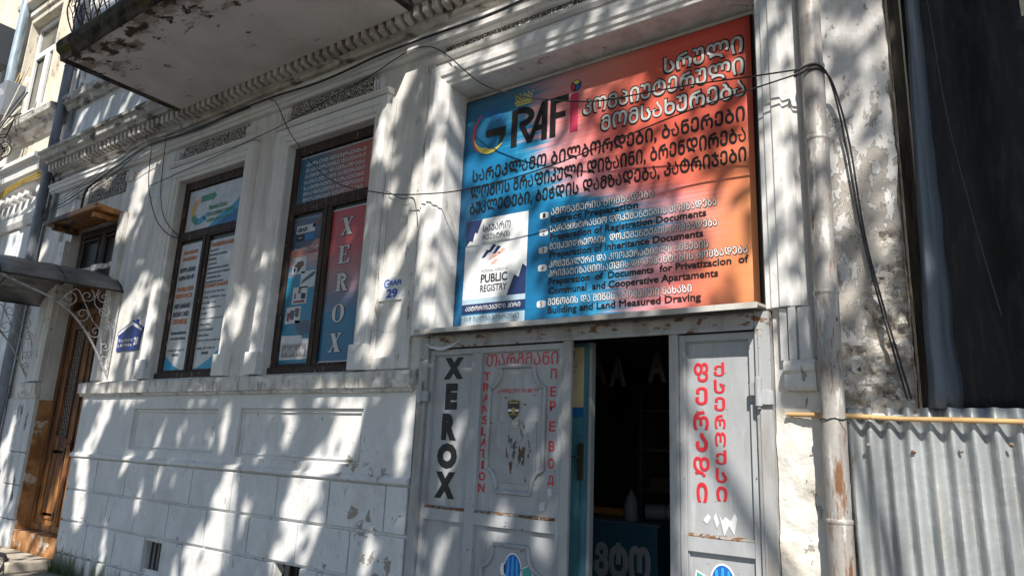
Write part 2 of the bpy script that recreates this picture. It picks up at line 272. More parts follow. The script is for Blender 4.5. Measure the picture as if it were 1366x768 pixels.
        if x1 is None: x1 = x0 + (a1 - a0) * (z1 - z0) / (b1 - b0)
        if x0 is None: x0 = x1 - (a1 - a0) * (z1 - z0) / (b1 - b0)
        kx = (x1 - x0) / (a1 - a0); kz = (z1 - z0) / (b1 - b0); ky = thick / (c1 - c0) if c1 > c0 else 0
        s.add([(x0 + (p[0] - a0) * kx + shear * (p[1] - b0) * kz, y - (p[2] - c0) * ky - .0006, z0 + (p[1] - b0) * kz) for p in V], F)
        return s
    def build(s, name, mat, parent=None, bevel=0, smooth=False, recalc=True, weld=False):
        if parent is None:
            xs = [p[0] for p in s.v]; ys = [p[1] for p in s.v]; zs = [p[2] for p in s.v]
            org = Vector(((min(xs) + max(xs)) / 2, (min(ys) + max(ys)) / 2, min(zs)))
        else:
            r = parent
            while r.parent: r = r.parent
            org = Vector(r.location)
        me = bpy.data.meshes.new(name)
        me.from_pydata([(p[0] - org.x, p[1] - org.y, p[2] - org.z) for p in s.v], [], s.f); me.materials.append(mat)
        if recalc and len(s.f) < 60000:
            b = bmesh.new(); b.from_mesh(me)
            if weld: bmesh.ops.remove_doubles(b, verts=b.verts, dist=.0004)
            bmesh.ops.recalc_face_normals(b, faces=b.faces); b.to_mesh(me); b.free()
        if smooth:
            for p in me.polygons: p.use_smooth = True
            try: me.set_sharp_from_angle(angle=math.radians(45))
            except Exception: pass
        o = bpy.data.objects.new(name, me); C.objects.link(o)
        if parent is None: o.location = org
        else: o.parent = parent
        if bevel:
            md = o.modifiers.new('edge_wear', 'BEVEL'); md.width = bevel; md.segments = 2; md.limit_method = 'ANGLE'; md.angle_limit = math.radians(40)
        return o

def thing(name, label, cat, loc, group=None):
    o = bpy.data.objects.new(name, None); C.objects.link(o); o.location = loc; o.empty_display_size = .1
    o['label'] = label; o['category'] = cat
    if group: o['group'] = group
    return o
def tag(o, label, cat, group=None):
    o['label'] = label; o['category'] = cat
    if group: o['group'] = group
    return o
def struct(o): o['kind'] = 'structure'; return o
def spline(pts, n=8):
    P = [Vector(p) for p in pts]; out = []
    for i in range(len(P) - 1):
        p0 = P[max(i - 1, 0)]; p1 = P[i]; p2 = P[i + 1]; p3 = P[min(i + 2, len(P) - 1)]
        for k in range(n):
            t = k / n; out.append(.5 * ((2 * p1) + (p2 - p0) * t + (2 * p0 - 5 * p1 + 4 * p2 - p3) * t * t + (3 * p1 - p0 - 3 * p2 + p3) * t ** 3))
    out.append(P[-1]); return out

# ================================================================== GROUND
pv = MB(); pv.box(-40, 25, -2.3, 0.6, -.3, 0); struct(pv.build('pavement', concrete, bevel=.02))
rd = MB(); rd.quad((-80, -70, -.13), (60, -70, -.13), (60, -2.2, -.13), (-80, -2.2, -.13)); struct(rd.build('street', asphalt))
kb = MB()
for i in range(50): kb.box(-40 + i * 1.3, -40 + i * 1.3 + 1.285, -2.47, -2.31, -.3, .012)
struct(kb.build('kerb', concrete, bevel=.012))

# ================================================================== THE SHOP BUILDING
B = thing('shop_building', 'old white plastered shop building with balcony, dentil cornice, two tall windows and a recessed shopfront', 'building', (0, 0, 0))
W1 = (-8.40, -7.00, 2.33, 4.84); W2 = (-6.21, -4.87, 2.33, 4.84); BN = (-3.90, -1.17, 2.62, 4.91); GT = (-4.00, -1.14, 0.0, 2.6); DR = (-11.28, -9.80, .25, 4.62)
wl = MB()
wl.wall(-12.9, -.88, 0, 5.9, 0, [(-7.84, -7.50, .28, .56, .16), (-5.62, -5.25, .28, .60, .16), W1 + (.14,), W2 + (.14,), BN + (.262,), GT + (.3,), DR + (.26,)])
wl.quad((-3.9, .262, 2.62), (-1.17, .262, 2.62), (-1.17, .262, 4.91), (-3.9, .262, 4.91))
wl.build('wall', plaster, B)
uw = MB(); uw.wall(-12.344, 1.5, 5.9, 10.5, .001); uw.build('upper_wall', bluewhite, B)
# interior of the shop
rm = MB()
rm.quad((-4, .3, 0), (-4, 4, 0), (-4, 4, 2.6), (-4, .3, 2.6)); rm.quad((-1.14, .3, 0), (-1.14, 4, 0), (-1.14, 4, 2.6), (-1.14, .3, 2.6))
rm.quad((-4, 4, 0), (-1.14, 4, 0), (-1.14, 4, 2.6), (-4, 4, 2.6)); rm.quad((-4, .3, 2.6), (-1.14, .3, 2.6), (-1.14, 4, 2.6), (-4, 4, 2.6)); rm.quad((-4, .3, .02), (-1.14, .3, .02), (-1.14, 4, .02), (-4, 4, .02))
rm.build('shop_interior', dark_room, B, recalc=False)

# base course with rusticated blocks and sunk panels
dbk = MB(); dbk.quad((-11.28, .2605, .25), (-9.8, .2605, .25), (-9.8, .2605, 4.62), (-11.28, .2605, 4.62)); dbk.build('door_backing', wood_dark, B); dtr = MB(); dtr.box(-11.27, -9.81, .14, .25, 3.622, 3.858); dtr.build('transom_bar', wood_door, B, bevel=.006)
bc = MB()
vents = [(-7.84, -7.50, .28, .56), (-5.62, -5.25, .28, .60)]
bc.wall(-9.87, -4.02, 0, 1.37, -.035, [v + (.034,) for v in vents])
bc.quad((-9.87, -.035, 0), (-9.87, 0, 0), (-9.87, 0, 1.37), (-9.87, -.035, 1.37))
rows = [(.985, 1.365, [-9.87, -9.158, -8.452, -7.80, -7.10, -6.385, -5.675, -4.96, -4.27, -4.02]), (.615, .975, [-9.87, -9.45, -8.78, -8.125, -7.46, -6.75, -6.04, -5.33, -4.65, -4.02]), (.235, .605, [-9.87, -9.155, -8.483, -7.84, -7.50, -7.10, -6.39, -5.62, -5.25, -4.6, -4.02]), (.0, .225, [-9.87, -9.4, -8.7, -8.0, -7.3, -6.6, -5.9, -5.2, -4.5, -4.02])]
for z0, z1, xs in rows:
    for a, b in zip(xs, xs[1:]):
        v = next((q for q in vents if abs(q[0] - a) < .01 and z1 > .5), None)
        if v and z0 < v[3] < z1 + .1:
            if z1 > v[3] + .01: bc.box(a + .007, b - .007, -.058, -.034, v[3] + .01, z1 - .005)
            continue
        bc.box(a + .008 + rnd.uniform(-.001, .002), b - .008, -.066 - rnd.uniform(0, .004), -.034, z0 + .008, z1 - .007)
bc.build('base_course', plaster_base, B, bevel=.007)
pn = MB(); P1 = (-8.54, -6.81, 1.51, 1.98); P2 = (-6.43, -4.63, 1.51, 1.99)
pn.wall(-9.87, -4.02, 1.435, 2.14, -.052, [P1 + (.042,), P2 + (.042,)])
for p in (P1, P2): pn.quad((p[0], -.010, p[2]), (p[1], -.010, p[2]), (p[1], -.010, p[3]), (p[0], -.010, p[3]))
pn.quad((-9.87, -.052, 1.435), (-9.87, 0, 1.435), (-9.87, 0, 2.14), (-9.87, -.052, 2.14))
for q in (P1, P2): pn.ring(q[0] + .03, q[1] - .03, q[2] + .03, q[3] - .03, .012, -.030, -.0105)
pn.build('panelled_dado', plaster_base, B, bevel=.004)
st = MB(); st.sweepx([(0, 1.37), (-.072, 1.37), (-.088, 1.385), (-.088, 1.41), (-.056, 1.437), (0, 1.436)], -9.885, -4.02, .003, .08); st.build('string_course', plaster_base, B)
sl_ = MB(); sl_.sweepx([(.02, 2.13), (-.085, 2.13), (-.095, 2.155), (-.12, 2.165), (-.128, 2.285), (-.115, 2.30), (-.01, 2.325), (.02, 2.325)], -9.91, -4.05, .006, .06); sl_.build('sill_ledge', sill_m, B)
for (a, b, z0, z1) in vents:
    v = MB(); v.quad((a, .155, z0), (b, .155, z0), (b, .155, z1), (a, .155, z1))
    vo = v.build('basement_vent', ink('vent_dark', (.015, .014, .013)), B)
    g = MB()
    for k in range(3): x = a + (b - a) * (k + 1) / 4; g.tube([(x, -.01, z0), (x, -.01, z1)], .011, 6)
    g.build('bar', iron_black, vo)

# left pier and base beside the wooden door
lp = MB()
for z0, z1 in ((0, .47), (.475, .925), (.93, 1.365), (1.37, 2.12)): lp.box(-11.86, -11.30, -.05 - rnd.uniform(0, .004), -.001, z0 + .004, z1 - .004)
lp.box(-12.3, -11.862, -.03, -.001, 0, 2.12)
lp.build('door_base_pier', M('stained_base_plaster', (.68, .69, .70), .85, [mott, dirt, ((.12, .115, .11), dict(s=(9, 9, 2.2), lo=.58, hi=.66, d=7, o=3)), ((.42, .25, .12), dict(s=5, lo=.66, hi=.70, d=6, o=8))], [(40, .003)]), B, bevel=.008)
lc = MB(); lc.sweepx([(0, 2.12), (-.06, 2.12), (-.09, 2.2), (-.10, 2.33), (0, 2.36)], -11.90, -11.29, .004, .06); lc.build('pier_ledge', sill_m, B)
for q in ((-11.80, -11.60, -.05, -.001, 2.362, 5.0), (-11.58, -11.30, -.07, -.001, 2.362, 4.45), (-9.78, -9.62, -.055, -.001, 2.33, 4.64)): dp = MB(); dp.box(*q); dp.build('door_pilaster', plaster_pil, B, bevel=.006)

# window surrounds
prof = [(0, .001), (0, -.03), (.035, -.034), (.045, -.055), (.10, -.06), (.108, -.075), (.155, -.080), (.165, -.066), (.19, -.062), (.2, .001)]
for (a, b, z0, z1) in (W1, W2):
    s_ = MB(); s_.frame(a, b, z0, z1, prof); so_ = s_.build('window_surround', plaster_arch, B, bevel=.003)
    cp = MB(); cp.sweepx([(0, z1 + .2), (-.07, z1 + .2), (-.10, z1 + .225), (-.10, z1 + .245), (-.03, z1 + .262), (0, z1 + .262)], a - .22, b + .22, .003, .07); cp.build('cap_moulding', plaster_arch, so_)
    for x0, x1 in ((a - .215, a - .005), (b + .005, b + .215)): bb = MB(); bb.box(x0, x1, -.094, -.001, 2.326, 2.56); bb.build('base_block', plaster_arch, so_, bevel=.008)
# shopfront surround
prof2 = [(0, .001), (0, -.035), (.03, -.04), (.04, -.055), (.085, -.06), (.095, -.078), (.15, -.083), (.16, -.066), (.175, -.068), (.21, -.074), (.222, -.05), (.25, -.046), (.258, .001)]
s_ = MB(); s_.frame(-3.9, -1.17, 2.605, 4.91, prof2); so_ = s_.build('shopfront_surround', plaster_arch, B, bevel=.003)
cp = MB(); cp.sweepx([(0, 5.168), (-.05, 5.168), (-.09, 5.10 + .085), (-.10, 5.215), (-.03, 5.228), (0, 5.228)], -4.19, -.85, .003, .07); cp.build('cap_moulding', plaster_arch, so_)
rl = MB(); rl.frame(-1.135, -1.05, 2.26, 2.6, [(0, .001), (0, -.02), (.02, -.03), (.02, .001)])
rl = MB()
for x0, x1, y in ((-1.09, -1.045, -.05), (-1.045, -1.035, -.03), (-1.035, -.99, -.072), (-.99, -.98, -.04), (-.98, -.905, -.06)): rl.box(x0, x1, y, -.001, 2.28, 2.60)
rl.build('fluted_moulding', plaster_arch, so_, bevel=.004)
bb = MB(); bb.sweepx([(0, 2.10), (-.07, 2.10), (-.085, 2.12), (-.085, 2.20), (-.105, 2.215), (-.105, 2.25), (-.08, 2.278), (0, 2.278)], -1.065, -.89, .004, .03); bb.build('base_block', plaster_pil, so_)
# plaster field beside the second window, its raised margins
pm = MB(); pm.box(-4.30, -4.165, -.035, -.001, 2.33, 5.15); pm.box(-4.655, -4.302, -.028, -.001, 2.33, 2.44)
pm.box(-4.655, -4.60, -.02, -.001, 2.442, 5.0); pm.build('pilaster', plaster_pil, B, bevel=.006)
# small drip ornaments
for cx in (-4.84, -6.32, -4.14, -1.0, -8.49, -6.95, -11.2, -9.72):
    dn = MB()
    for k in range(3): x = cx + (k - 1) * .045; dn.prism([(x - .016, 5.24), (x + .016, 5.24), (x + .010, 5.13), (x, 5.10), (x - .010, 5.13)], -.06, -.001)
    dn.build('drip_ornament', plaster_arch, B, bevel=.003)
# stippled frieze panels
for a, b, z0, z1 in ((-8.41, -7.04, 5.106, 5.31), (-6.25, -4.90, 5.106, 5.325), (-4.02, -1.05, 5.232, 5.333), (-10.95, -9.85, 4.98, 5.30)):
    s_ = MB(); s_.box(a, b, -.016, -.001, z0, z1); s_.build('stippled_panel', stipple, B)
bd = MB(); bd.sweepx([(0, 5.335), (-.05, 5.335), (-.065, 5.35), (-.065, 5.37), (-.09, 5.375), (-.095, 5.43), (-.115, 5.445), (-.115, 5.475), (-.04, 5.49), (0, 5.49)], -12.2, -.4, .003, .08); bd.build('band_moulding', plaster_arch, B)
# cornice
cn = MB(); cn.sweepx([(0, 5.60), (-.05, 5.60), (-.06, 5.64), (-.09, 5.65), (-.09, 5.775), (-.24, 5.78), (-.25, 5.81), (-.30, 5.83), (-.32, 5.90), (-.355, 5.915), (-.36, 5.955), (-.05, 6.02), (0, 6.02)], -12.2, -.2, .007, .07)
cno = cn.build('cornice', plaster_dirty, B)
x = -12.12; dentil_m = M('dentil_plaster', (.66, .63, .59), .9, [((.42, .38, .34), dict(s=(4, 4, 8), lo=.45, hi=.62, d=6)), ((.14, .12, .10), dict(s=(5, 5, 9), lo=.62, hi=.68, d=6, o=3))], [(40, .003)])
while x < -.45:
    j = rnd.uniform(-.004, .004); dt = MB()
    dt.add([(x, -.091, 5.655), (x + .064, -.091, 5.655), (x + .064, -.19 + j, 5.672 + j), (x, -.19 + j, 5.672 - j), (x, -.091, 5.776), (x + .064, -.091, 5.776), (x + .064, -.205 + j, 5.776), (x, -.205 + j, 5.776)],
           [(0, 1, 2, 3), (4, 7, 6, 5), (0, 4, 5, 1), (1, 5, 6, 2), (2, 6, 7, 3), (3, 7, 4, 0)]); dt.build('dentil', dentil_m, cno, bevel=.008); x += .1185
sm = MB(); sm.sweepx([(0, 6.80), (-.06, 6.80), (-.09, 6.88), (-.15, 6.90), (-.16, 7.02), (0, 7.06)], -12.25, -8.3, .005, .08); sm.build('upper_sill_moulding', plaster_dirty, B)
up = MB(); up.box(-12.2, -11.95, -.05, 0, 7.065, 9.6); up.build('upper_pilaster', plaster_pil, B, bevel=.006)

# balcony
bs = MB()
nx, ny = 44, 14
x0, x1, y0, y1 = -8.29, -4.33, -.20, -1.575
for i in range(nx):
    for k in range(ny):
        g = lambda a, b: (x0 + (x1 - x0) * a / nx, y0 + (y1 - y0) * b / ny, 5.742 + .006 * noise.noise(Vector((a * .2, b * .2, 1))))
        bs.quad(g(i, k), g(i, k + 1), g(i + 1, k + 1), g(i + 1, k))
bs.box(x0, x1, y1, y0, 5.755, 5.965)
bal = bs.build('balcony', slab_m, B)
be = MB(); be.sweepx([(-1.576, 5.72), (-1.60, 5.715), (-1.615, 5.79), (-1.66, 5.82), (-1.675, 5.90), (-1.65, 5.96), (-1.576, 5.975)], -8.36, -4.27, .012, .05)
for xa, xb in ((-8.36, -8.291), (-4.329, -4.27)): be.add([(xa, -1.575, 5.72), (xb, -1.575, 5.735), (xb, -.22, 5.735), (xa, -.22, 5.72), (xa, -1.575, 5.97), (xb, -1.575, 5.97), (xb, -.22, 5.97), (xa, -.22, 5.97)], [(0, 1, 2, 3), (4, 7, 6, 5), (0, 4, 5, 1), (1, 5, 6, 2), (2, 6, 7, 3), (3, 7, 4, 0)])
be.build('slab_edge', slab_edge_m, bal)
rlm = MB(); sc_ = MB()
def belly(px, py, nx_, ny_):
    """a bar that bellies outwards along (nx_,ny_)"""
    return spline([(px, py, 5.97), (px + nx_ * .10, py + ny_ * .10, 6.16), (px + nx_ * .13, py + ny_ * .13, 6.34), (px + nx_ * .04, py + ny_ * .04, 6.66), (px, py, 6.95)], 5)
def curl(c, u, r, sgn=1, turns=1.4, n=22):
    pts = []
    for i in range(n + 1):
        t = i / n; a = sgn * (t * turns * 2 * PI) + PI / 2; q = r * (1 - .78 * t)
        pts.append((c[0] + u[0] * q * math.cos(a), c[1] + u[1] * q * math.cos(a), c[2] + q * math.sin(a)))
    return pts
for k in range(7):
    y = -1.55 + k * .21; rlm.tube(belly(-8.22, y, -1, 0), .008, 6)
    sc_.tube(curl((-8.31, y + .10, 6.20), (0, 1), .075, 1 if k % 2 else -1), .0045, 5); sc_.tube(curl((-8.33, y + .10, 6.38), (0, 1), .085, -1 if k % 2 else 1), .0045, 5)
    sc_.tube(spline([(-8.22, y, 5.98), (-8.33, y + .10, 6.2), (-8.34, y - .03, 6.42), (-8.24, y + .09, 6.7)], 6), .005, 5)
for k in range(20):
    x = -8.22 + k * .2; rlm.tube(belly(x, -1.55, 0, -1), .008, 6)
    sc_.tube(curl((x + .10, -1.64, 6.22), (1, 0), .075, 1 if k % 2 else -1), .0045, 5); sc_.tube(curl((x + .10, -1.66, 6.36), (1, 0), .085, -1 if k % 2 else 1), .0045, 5)
    sc_.tube(spline([(x, -1.55, 5.98), (x + .10, -1.66, 6.2), (x - .03, -1.67, 6.42), (x + .09, -1.57, 6.7)], 6), .005, 5)
rlm.tube([(-8.22, -.2, 6.96), (-8.22, -1.55, 6.96)], .018, 8); rlm.tube([(-8.22, -1.55, 6.96), (-4.35, -1.55, 6.96)], .018, 8); rlm.tube([(-8.22, -.2, 5.985), (-8.22, -1.55, 5.985)], .012, 6); rlm.tube([(-8.22, -1.55, 5.985), (-4.35, -1.55, 5.985)], .012, 6)
ro = rlm.build('railing', iron_red, bal, smooth=True); sc_.build('scrollwork', iron_black, bal, smooth=True)

# windows (frames; posters are things of their own)
def window(a, b, z0, z1, xm):
    y0, y1 = .075, .125
    f = MB(); f.ring(a - .01, b + .01, z0, z1 - .003, .085, y0, y1); f.box(a + .075, b - .075, y0 - .008, y1, 4.07, 4.145)
    f.box(xm - .05, xm + .05, y0 - .006, y1, z0 + .085, 4.07); f.box(xm - .012, xm + .012, y0 - .02, y0 - .006, z0 + .05, 4.07)
    f.box(a - .01, b + .01, y0 - .03, y0 - .001, z0 + .005, z0 + .075)
    wo = f.build('window', wood_dark, B, bevel=.005)
    for (xa, xb, za, zb) in ((a + .075, xm - .05, z0 + .085, 4.07), (xm + .05, b - .075, z0 + .085, 4.07), (a + .075, b - .075, 4.145, z1 - .088)):
        g = MB(); g.box(xa - .004, xb + .004, .108, .113, za - .004, zb + .004); g.build('pane', dark_glass, wo)
        s_ = MB(); s_.ring(xa, xb, za, zb, .022, y0 - .004, y0 + .03); s_.build('sash', wood_dark, wo, bevel=.004)
    return wo
window(*W1, -7.75); window(*W2, -5.565)

# wooden street door, transom window
fr = MB(); fr.ring(-11.279, -9.801, .36, 3.62, .085, .16, .259); fr.box(-11.19, -9.89, .15, .255, 3.30, 3.40)
wd = fr.build('wooden_door', wood_door, B, bevel=.006)
jb = MB(); jb.box(-11.279, -11.262, -.012, .157, .36, 2.1); jb.build('jamb_lining', ochre_m, wd)
for (a, b) in ((-11.19, -10.545), (-10.535, -9.89)):
    l = MB(); c = (a + b) / 2; l.wall(a, b, .40, 3.30, .19, [(c - .14, c + .14, 1.62, 3.12, .05), (c - .18, c + .18, .55, 1.42, .02)])
    l.ring(c - .175, c + .175, 1.585, 3.155, .034, .172, .189); l.ring(c - .215, c + .215, .515, 1.455, .034, .172, .189)
    l.prism([(c - .15, .59), (c + .15, .59), (c + .15, 1.38), (c - .15, 1.38)], .185, .209)
    l.box(b - .05 if a < -10.6 else a, b if a < -10.6 else a + .05, .165, .189, .42, 3.28)
    lo_ = l.build('door_leaf', wood_door, wd, bevel=.004)
    g = MB(); g.quad((c - .14, .24, 1.62), (c + .14, .24, 1.62), (c + .14, .24, 3.12), (c - .14, .24, 3.12)); g.build('glass', dark_glass, wd)
    la = MB(); za, zb = 1.62, 3.12
    for sgn in (1, -1):
        for k in range(-6, 34):
            z = za + k * .052 * 1.0; pts = []
            xs0, xs1 = c - .14, c + .14; zz0, zz1 = (z, z + .40) if sgn > 0 else (z + .40, z)
            def clipz(x0, z0, x1, z1):
                lo, hi = 0.0, 1.0
                for lim, up in ((za, 1), (zb, -1)):
                    d0 = (z0 - lim) * up; d1 = (z1 - lim) * up
                    if d0 < 0 and d1 < 0: return None
                    if d0 < 0: lo = max(lo, d0 / (d0 - d1))
                    if d1 < 0: hi = min(hi, d0 / (d0 - d1))
                return None if lo >= hi else ((x0 + (x1 - x0) * lo, z0 + (z1 - z0) * lo), (x0 + (x1 - x0) * hi, z0 + (z1 - z0) * hi))
            if k % 2: continue
            q = clipz(xs0, zz0, xs1, zz1)
            if q: la.tube([(q[0][0], .215 + .004 * sgn, q[0][1]), (q[1][0], .215 + .004 * sgn, q[1][1])], .0045, 5)
    la.build('lattice', M('lattice_iron', (.34, .31, .28), .5), wd)
hn = MB(); hn.box(-10.495, -10.47, .15, .165, 1.45, 1.57); hn.tube([(-10.48, .15, 1.52), (-10.48, .11, 1.52), (-10.58, .105, 1.51)], .008, 7); hn.build('handle', MAROON, wd)
tw = MB(); tw.ring(-11.26, -9.81, 3.86, 4.60, .10, .12, .18); tw.box(-10.58, -10.48, .115, .18, 3.96, 4.50)
for a in (-11.16, -10.48): tw.ring(a + .04, a + .54, 4.0, 4.46, .035, .105, .13)
two = tw.build('transom_window', wood_dark, B, bevel=.005); g = MB(); g.quad((-11.2, .165, 3.9), (-9.85, .165, 3.9), (-9.85, .165, 4.55), (-11.2, .165, 4.55)); g.build('pane', dark_glass, two)
sp = MB(); sp.box(-11.27, -9.80, -.03, .2, 0.001, .355); sp.build('door_step', ochre_m, B, bevel=.012)
lst = MB(); lst.box(-12.2, -9.89, -.55, -.06, .001, .13); lst.build('entrance_slab', M('warm_step_stone', (.50, .44, .36), .9, [((.34, .29, .23), dict(s=3, lo=.42, hi=.62, d=7)), ((.20, .17, .14), dict(s=9, lo=.62, hi=.70, d=6, o=4))], [(30, .004), (6, .01)]), B, bevel=.02)

# peeling strip at the right end of the facade, with exposed rubble low down
pw = MB(); rb = MB(); nx, nz = 40, 220
def depth_at(x, z):
    n = noise.noise(Vector((x * 5, z * 4, 2))) * .5 + noise.noise(Vector((x * 13, z * 11, 5))) * .28
    edge = 3.10 + (x + .40) * 2.0
    m = (edge - z) * 1.4 + n * 1.1
    m = max(0, min(1, m * 3)); 
    if z < 1.97: m = 0
    return m
for i in range(nx):
    for k in range(nz):
        def g(a, b):
            x = -.88 + .48 * a / nx; z = 1.96 + (5.6 - 1.96) * b / nz; m = depth_at(x, z); x += (.022 * noise.noise(Vector((z * 3, 1, 1))) + .008 * noise.noise(Vector((z * 14, 4, 1)))) * (a / nx) ** 3
            q = noise.fractal(Vector((x * 11, z * 13, 3)), .8, 2.2, 4)
            return (x, -.012 + m * (.03 + .035 * q) + .004 * noise.noise(Vector((x * 6, z * 6, 8))), z)
        md_ = depth_at(-.88 + .48 * (i + .5) / nx, 1.96 + 3.64 * (k + .5) / nz)
        (rb if md_ > .35 else pw).quad(g(i, k), g(i + 1, k), g(i + 1, k + 1), g(i, k + 1))
pw.build('peeling_wall', peel_wall, B, smooth=True, weld=True); rb.build('rubble_wall', rubble_m, B, weld=True)
we = MB(); we.quad((-.402, .06, 0), (-.402, .5, 0), (-.402, .5, 1.9), (-.402, .06, 1.9)); we.quad((-.402, -.012, 1.985), (-.402, .5, 1.985), (-.402, .5, 5.6), (-.402, -.012, 5.6)); we.build('wall_end', rubble_m, B)
lw = MB(); nx, nz = 20, 90
for i in range(nx):
    for k in range(nz):
        g = lambda a, b: (-1.14 + .37 * a / nx, -.02 + .016 * noise.fractal(Vector((a * .16, b * .13, 6)), .8, 2.1, 4) - (.018 if b < 58 else 0) , 2.0 * b / nz)
        lw.quad(g(i, k), g(i + 1, k), g(i + 1, k + 1), g(i, k + 1))
lw.build('rough_base_wall', peel_low, B, smooth=True, weld=True)
ht = MB(); ht.wall(-1.14, -.885, 1.99, 2.61, -.004); ht.build('wall_patch', plaster_pil, B)

# ================================================================== NEIGHBOURING HOUSE (left)
H = thing('neighbour_house', 'beige sunlit house beyond the drainpipe with a white framed upper window and worn cornices', 'building', (-14.5, 0, 0))
hw = MB(); hw.wall(-18, -12.345, 5.62, 12, .0, [(-14.72, -13.36, 7.30, 9.28, .2)]); hw.build('wall', beige, H)
hl = MB(); hl.wall(-18, -12.345, 0, 5.62, -.02, [(-15.4, -13.9, 1.9, 4.4, .2)]); hl.quad((-15.4, .18, 1.9), (-13.9, .18, 1.9), (-13.9, .18, 4.4), (-15.4, .18, 4.4)); hl.build('ground_storey_wall', bluewhite, H)
hs = MB(); hs.sweepx([(0, 6.62), (-.05, 6.62), (-.10, 6.68), (-.15, 6.72), (-.17, 6.80), (-.26, 6.83), (-.27, 6.93), (0, 6.97)], -18, -12.36, .005, .09); hs.build('sill_moulding', plaster_dirty, H)
hc = MB(); hc.sweepx([(-.02, 5.62), (-.12, 5.64), (-.16, 5.72), (-.24, 5.76), (-.26, 5.92), (-.34, 5.95), (-.34, 6.02), (0, 6.10)], -18, -12.36, .005, .09); hc.sweepx([(-.02, 4.92), (-.09, 4.93), (-.13, 5.0), (-.14, 5.10), (-.02, 5.15)], -18, -12.36, .004, .09); hco = hc.build('cornice', plaster_arch, H)
for k in range(22): x = -17.8 + k * .25; hd = MB(); hd.prism([(x + .06 * math.cos(q * PI / 6), 5.48 + .07 * math.sin(q * PI / 6)) for q in range(12)], -.14, -.021); hd.build('dentil', plaster_arch, hco, bevel=.01)
hp = MB(); hp.box(-12.95, -12.5, -.07, -.021, 2.3, 4.9); hp.box(-13.02, -12.44, -.10, -.021, 1.95, 2.298); hp.box(-13.7, -13.2, -.05, -.021, 0, 4.9); hp.build('pilaster', bluewhite, H, bevel=.008)
hwn = MB(); hwn.ring(-14.70, -13.38, 7.32, 9.26, .075, .10, .16); hwn.box(-14.62, -13.46, .095, .155, 8.58, 8.66); hwn.box(-14.09, -14.02, .09, .155, 7.39, 8.58); hwn.ring(-14.02, -13.455, 7.395, 8.58, .055, .085, .13); hwn.ring(-14.625, -14.09, 7.395, 8.58, .055, .085, .13)
hwo = hwn.build('window', pvc, H, bevel=.004); g = MB(); g.quad((-14.68, .14, 7.34), (-13.4, .14, 7.34), (-13.4, .14, 9.24), (-14.68, .14, 9.24)); g.build('pane', house_glass, hwo)
hpr = [(0, .001), (0, -.05), (.10, -.06), (.12, -.10), (.22, -.11), (.24, .001)]
hs2 = MB(); hs2.frame(-14.72, -13.36, 6.975, 9.28, hpr); hs2.sweepx([(0, 9.525), (-.12, 9.53), (-.22, 9.6), (-.24, 9.68), (0, 9.75)], -15.1, -12.98, .004, .09); hs2.build('window_surround', beige, hwo, bevel=.004)
# light house wall behind the tarpaulin at the right
bh = thing('pale_house', 'pale plastered house wall glimpsed behind the black tarpaulin', 'building', (1.5, 1.2, 0))
bw = MB(); bw.wall(-5, 8, 2.8, 9, 4.3); bw.wall(-.9, 8, 0, 9, .9); bw.build('wall', beige, bh)
cb_ = MB(); cb_.sweepx([(.9, 5.5), (.8, 5.5), (.74, 5.6), (.9, 5.65)], .1, 8); cb_.build('string_course', plaster_dirty, bh)

# ================================================================== METAL SHOPFRONT GATE
G = thing('metal_gate', 'grey painted steel shopfront gate with rusty rails, one leaf open at the middle', 'gate', (-2.57, 0, 0))
gf = MB()
gf.box(-3.99, -3.905, -.075, .02, 0, 2.585); gf.box(-1.235, -1.145, -.075, .02, 0, 2.585); gf.box(-3.903, -1.237, -.07, .02, 2.49, 2.585)
gf.box(-2.60, -2.530, -.072, -.040, 0, 2.488); gf.box(-1.795, -1.735, -.066, .03, 0, 2.488)
gf.box(-3.90, -1.24, -.085, -.0705, 2.475, 2.50)
gf.box(-1.215, -1.20, -.082, -.0755, 0, 2.48)
gf.build('gate_frame', gate_rust_m, G, bevel=.004)
def leaf(name, xa, xb, cells, rails, worn=None):
    l = MB(); s = .042
    l.box(xa, xa + s, -.045, .0, .03, 2.47); l.box(xb - s, xb, -.045, .0, .03, 2.47); l.box(xa + s, xb - s, -.044, .0, 2.425, 2.47); l.box(xa + s, xb - s, -.044, 0, .03, .09)
    for (a, b, z0, z1) in rails: l.box(a, b, -.044, 0, z0, z1)
    o = l.build(name, gate_m, G, bevel=.0035)
    for (a, b, z0, z1) in cells:
        p = MB(); nx, nz = 14, 26
        for i in range(nx):
            for k in range(nz):
                q = lambda u, v: (a - .004 + (b - a + .008) * u / nx, -.012 + .0014 * noise.noise(Vector((a + u * .23, v * .17, z0))), z0 - .004 + (z1 - z0 + .008) * v / nz)
                p.quad(q(i, k), q(i + 1, k), q(i + 1, k + 1), q(i, k + 1))
        p.build('sheet_panel', gate_m, o, smooth=True, weld=True)
        w_ = MB()                                           # weld beads and small edge flats round the sheet
        w_.ring(a, b, z0, z1, .006, -.026, -.010); w_.build('weld_bead', gate_m, o); w_ = MB(); w_.sweepx([(-.044, z0 - .004), (-.046, z0 + .003), (-.028, z0 + .014), (-.012, z0 + .016), (-.012, z0 - .004)], a, b, .004, .02); w_.build('rusty_seam', bead_rust_m, o)
    return o
XL0, XL1 = -3.90, -2.605
L = leaf('gate_leaf', XL0, XL1, [(-3.858, -3.455, 1.225, 2.425), (-3.858, -3.455, .09, 1.135), (-3.36, -2.647, 1.225, 2.425), (-3.36, -2.647, .09, 1.135)],
         [(-3.455, -3.36, .09, 2.425), (-3.858, -3.455, 1.135, 1.225), (-3.36, -2.647, 1.135, 1.225)])
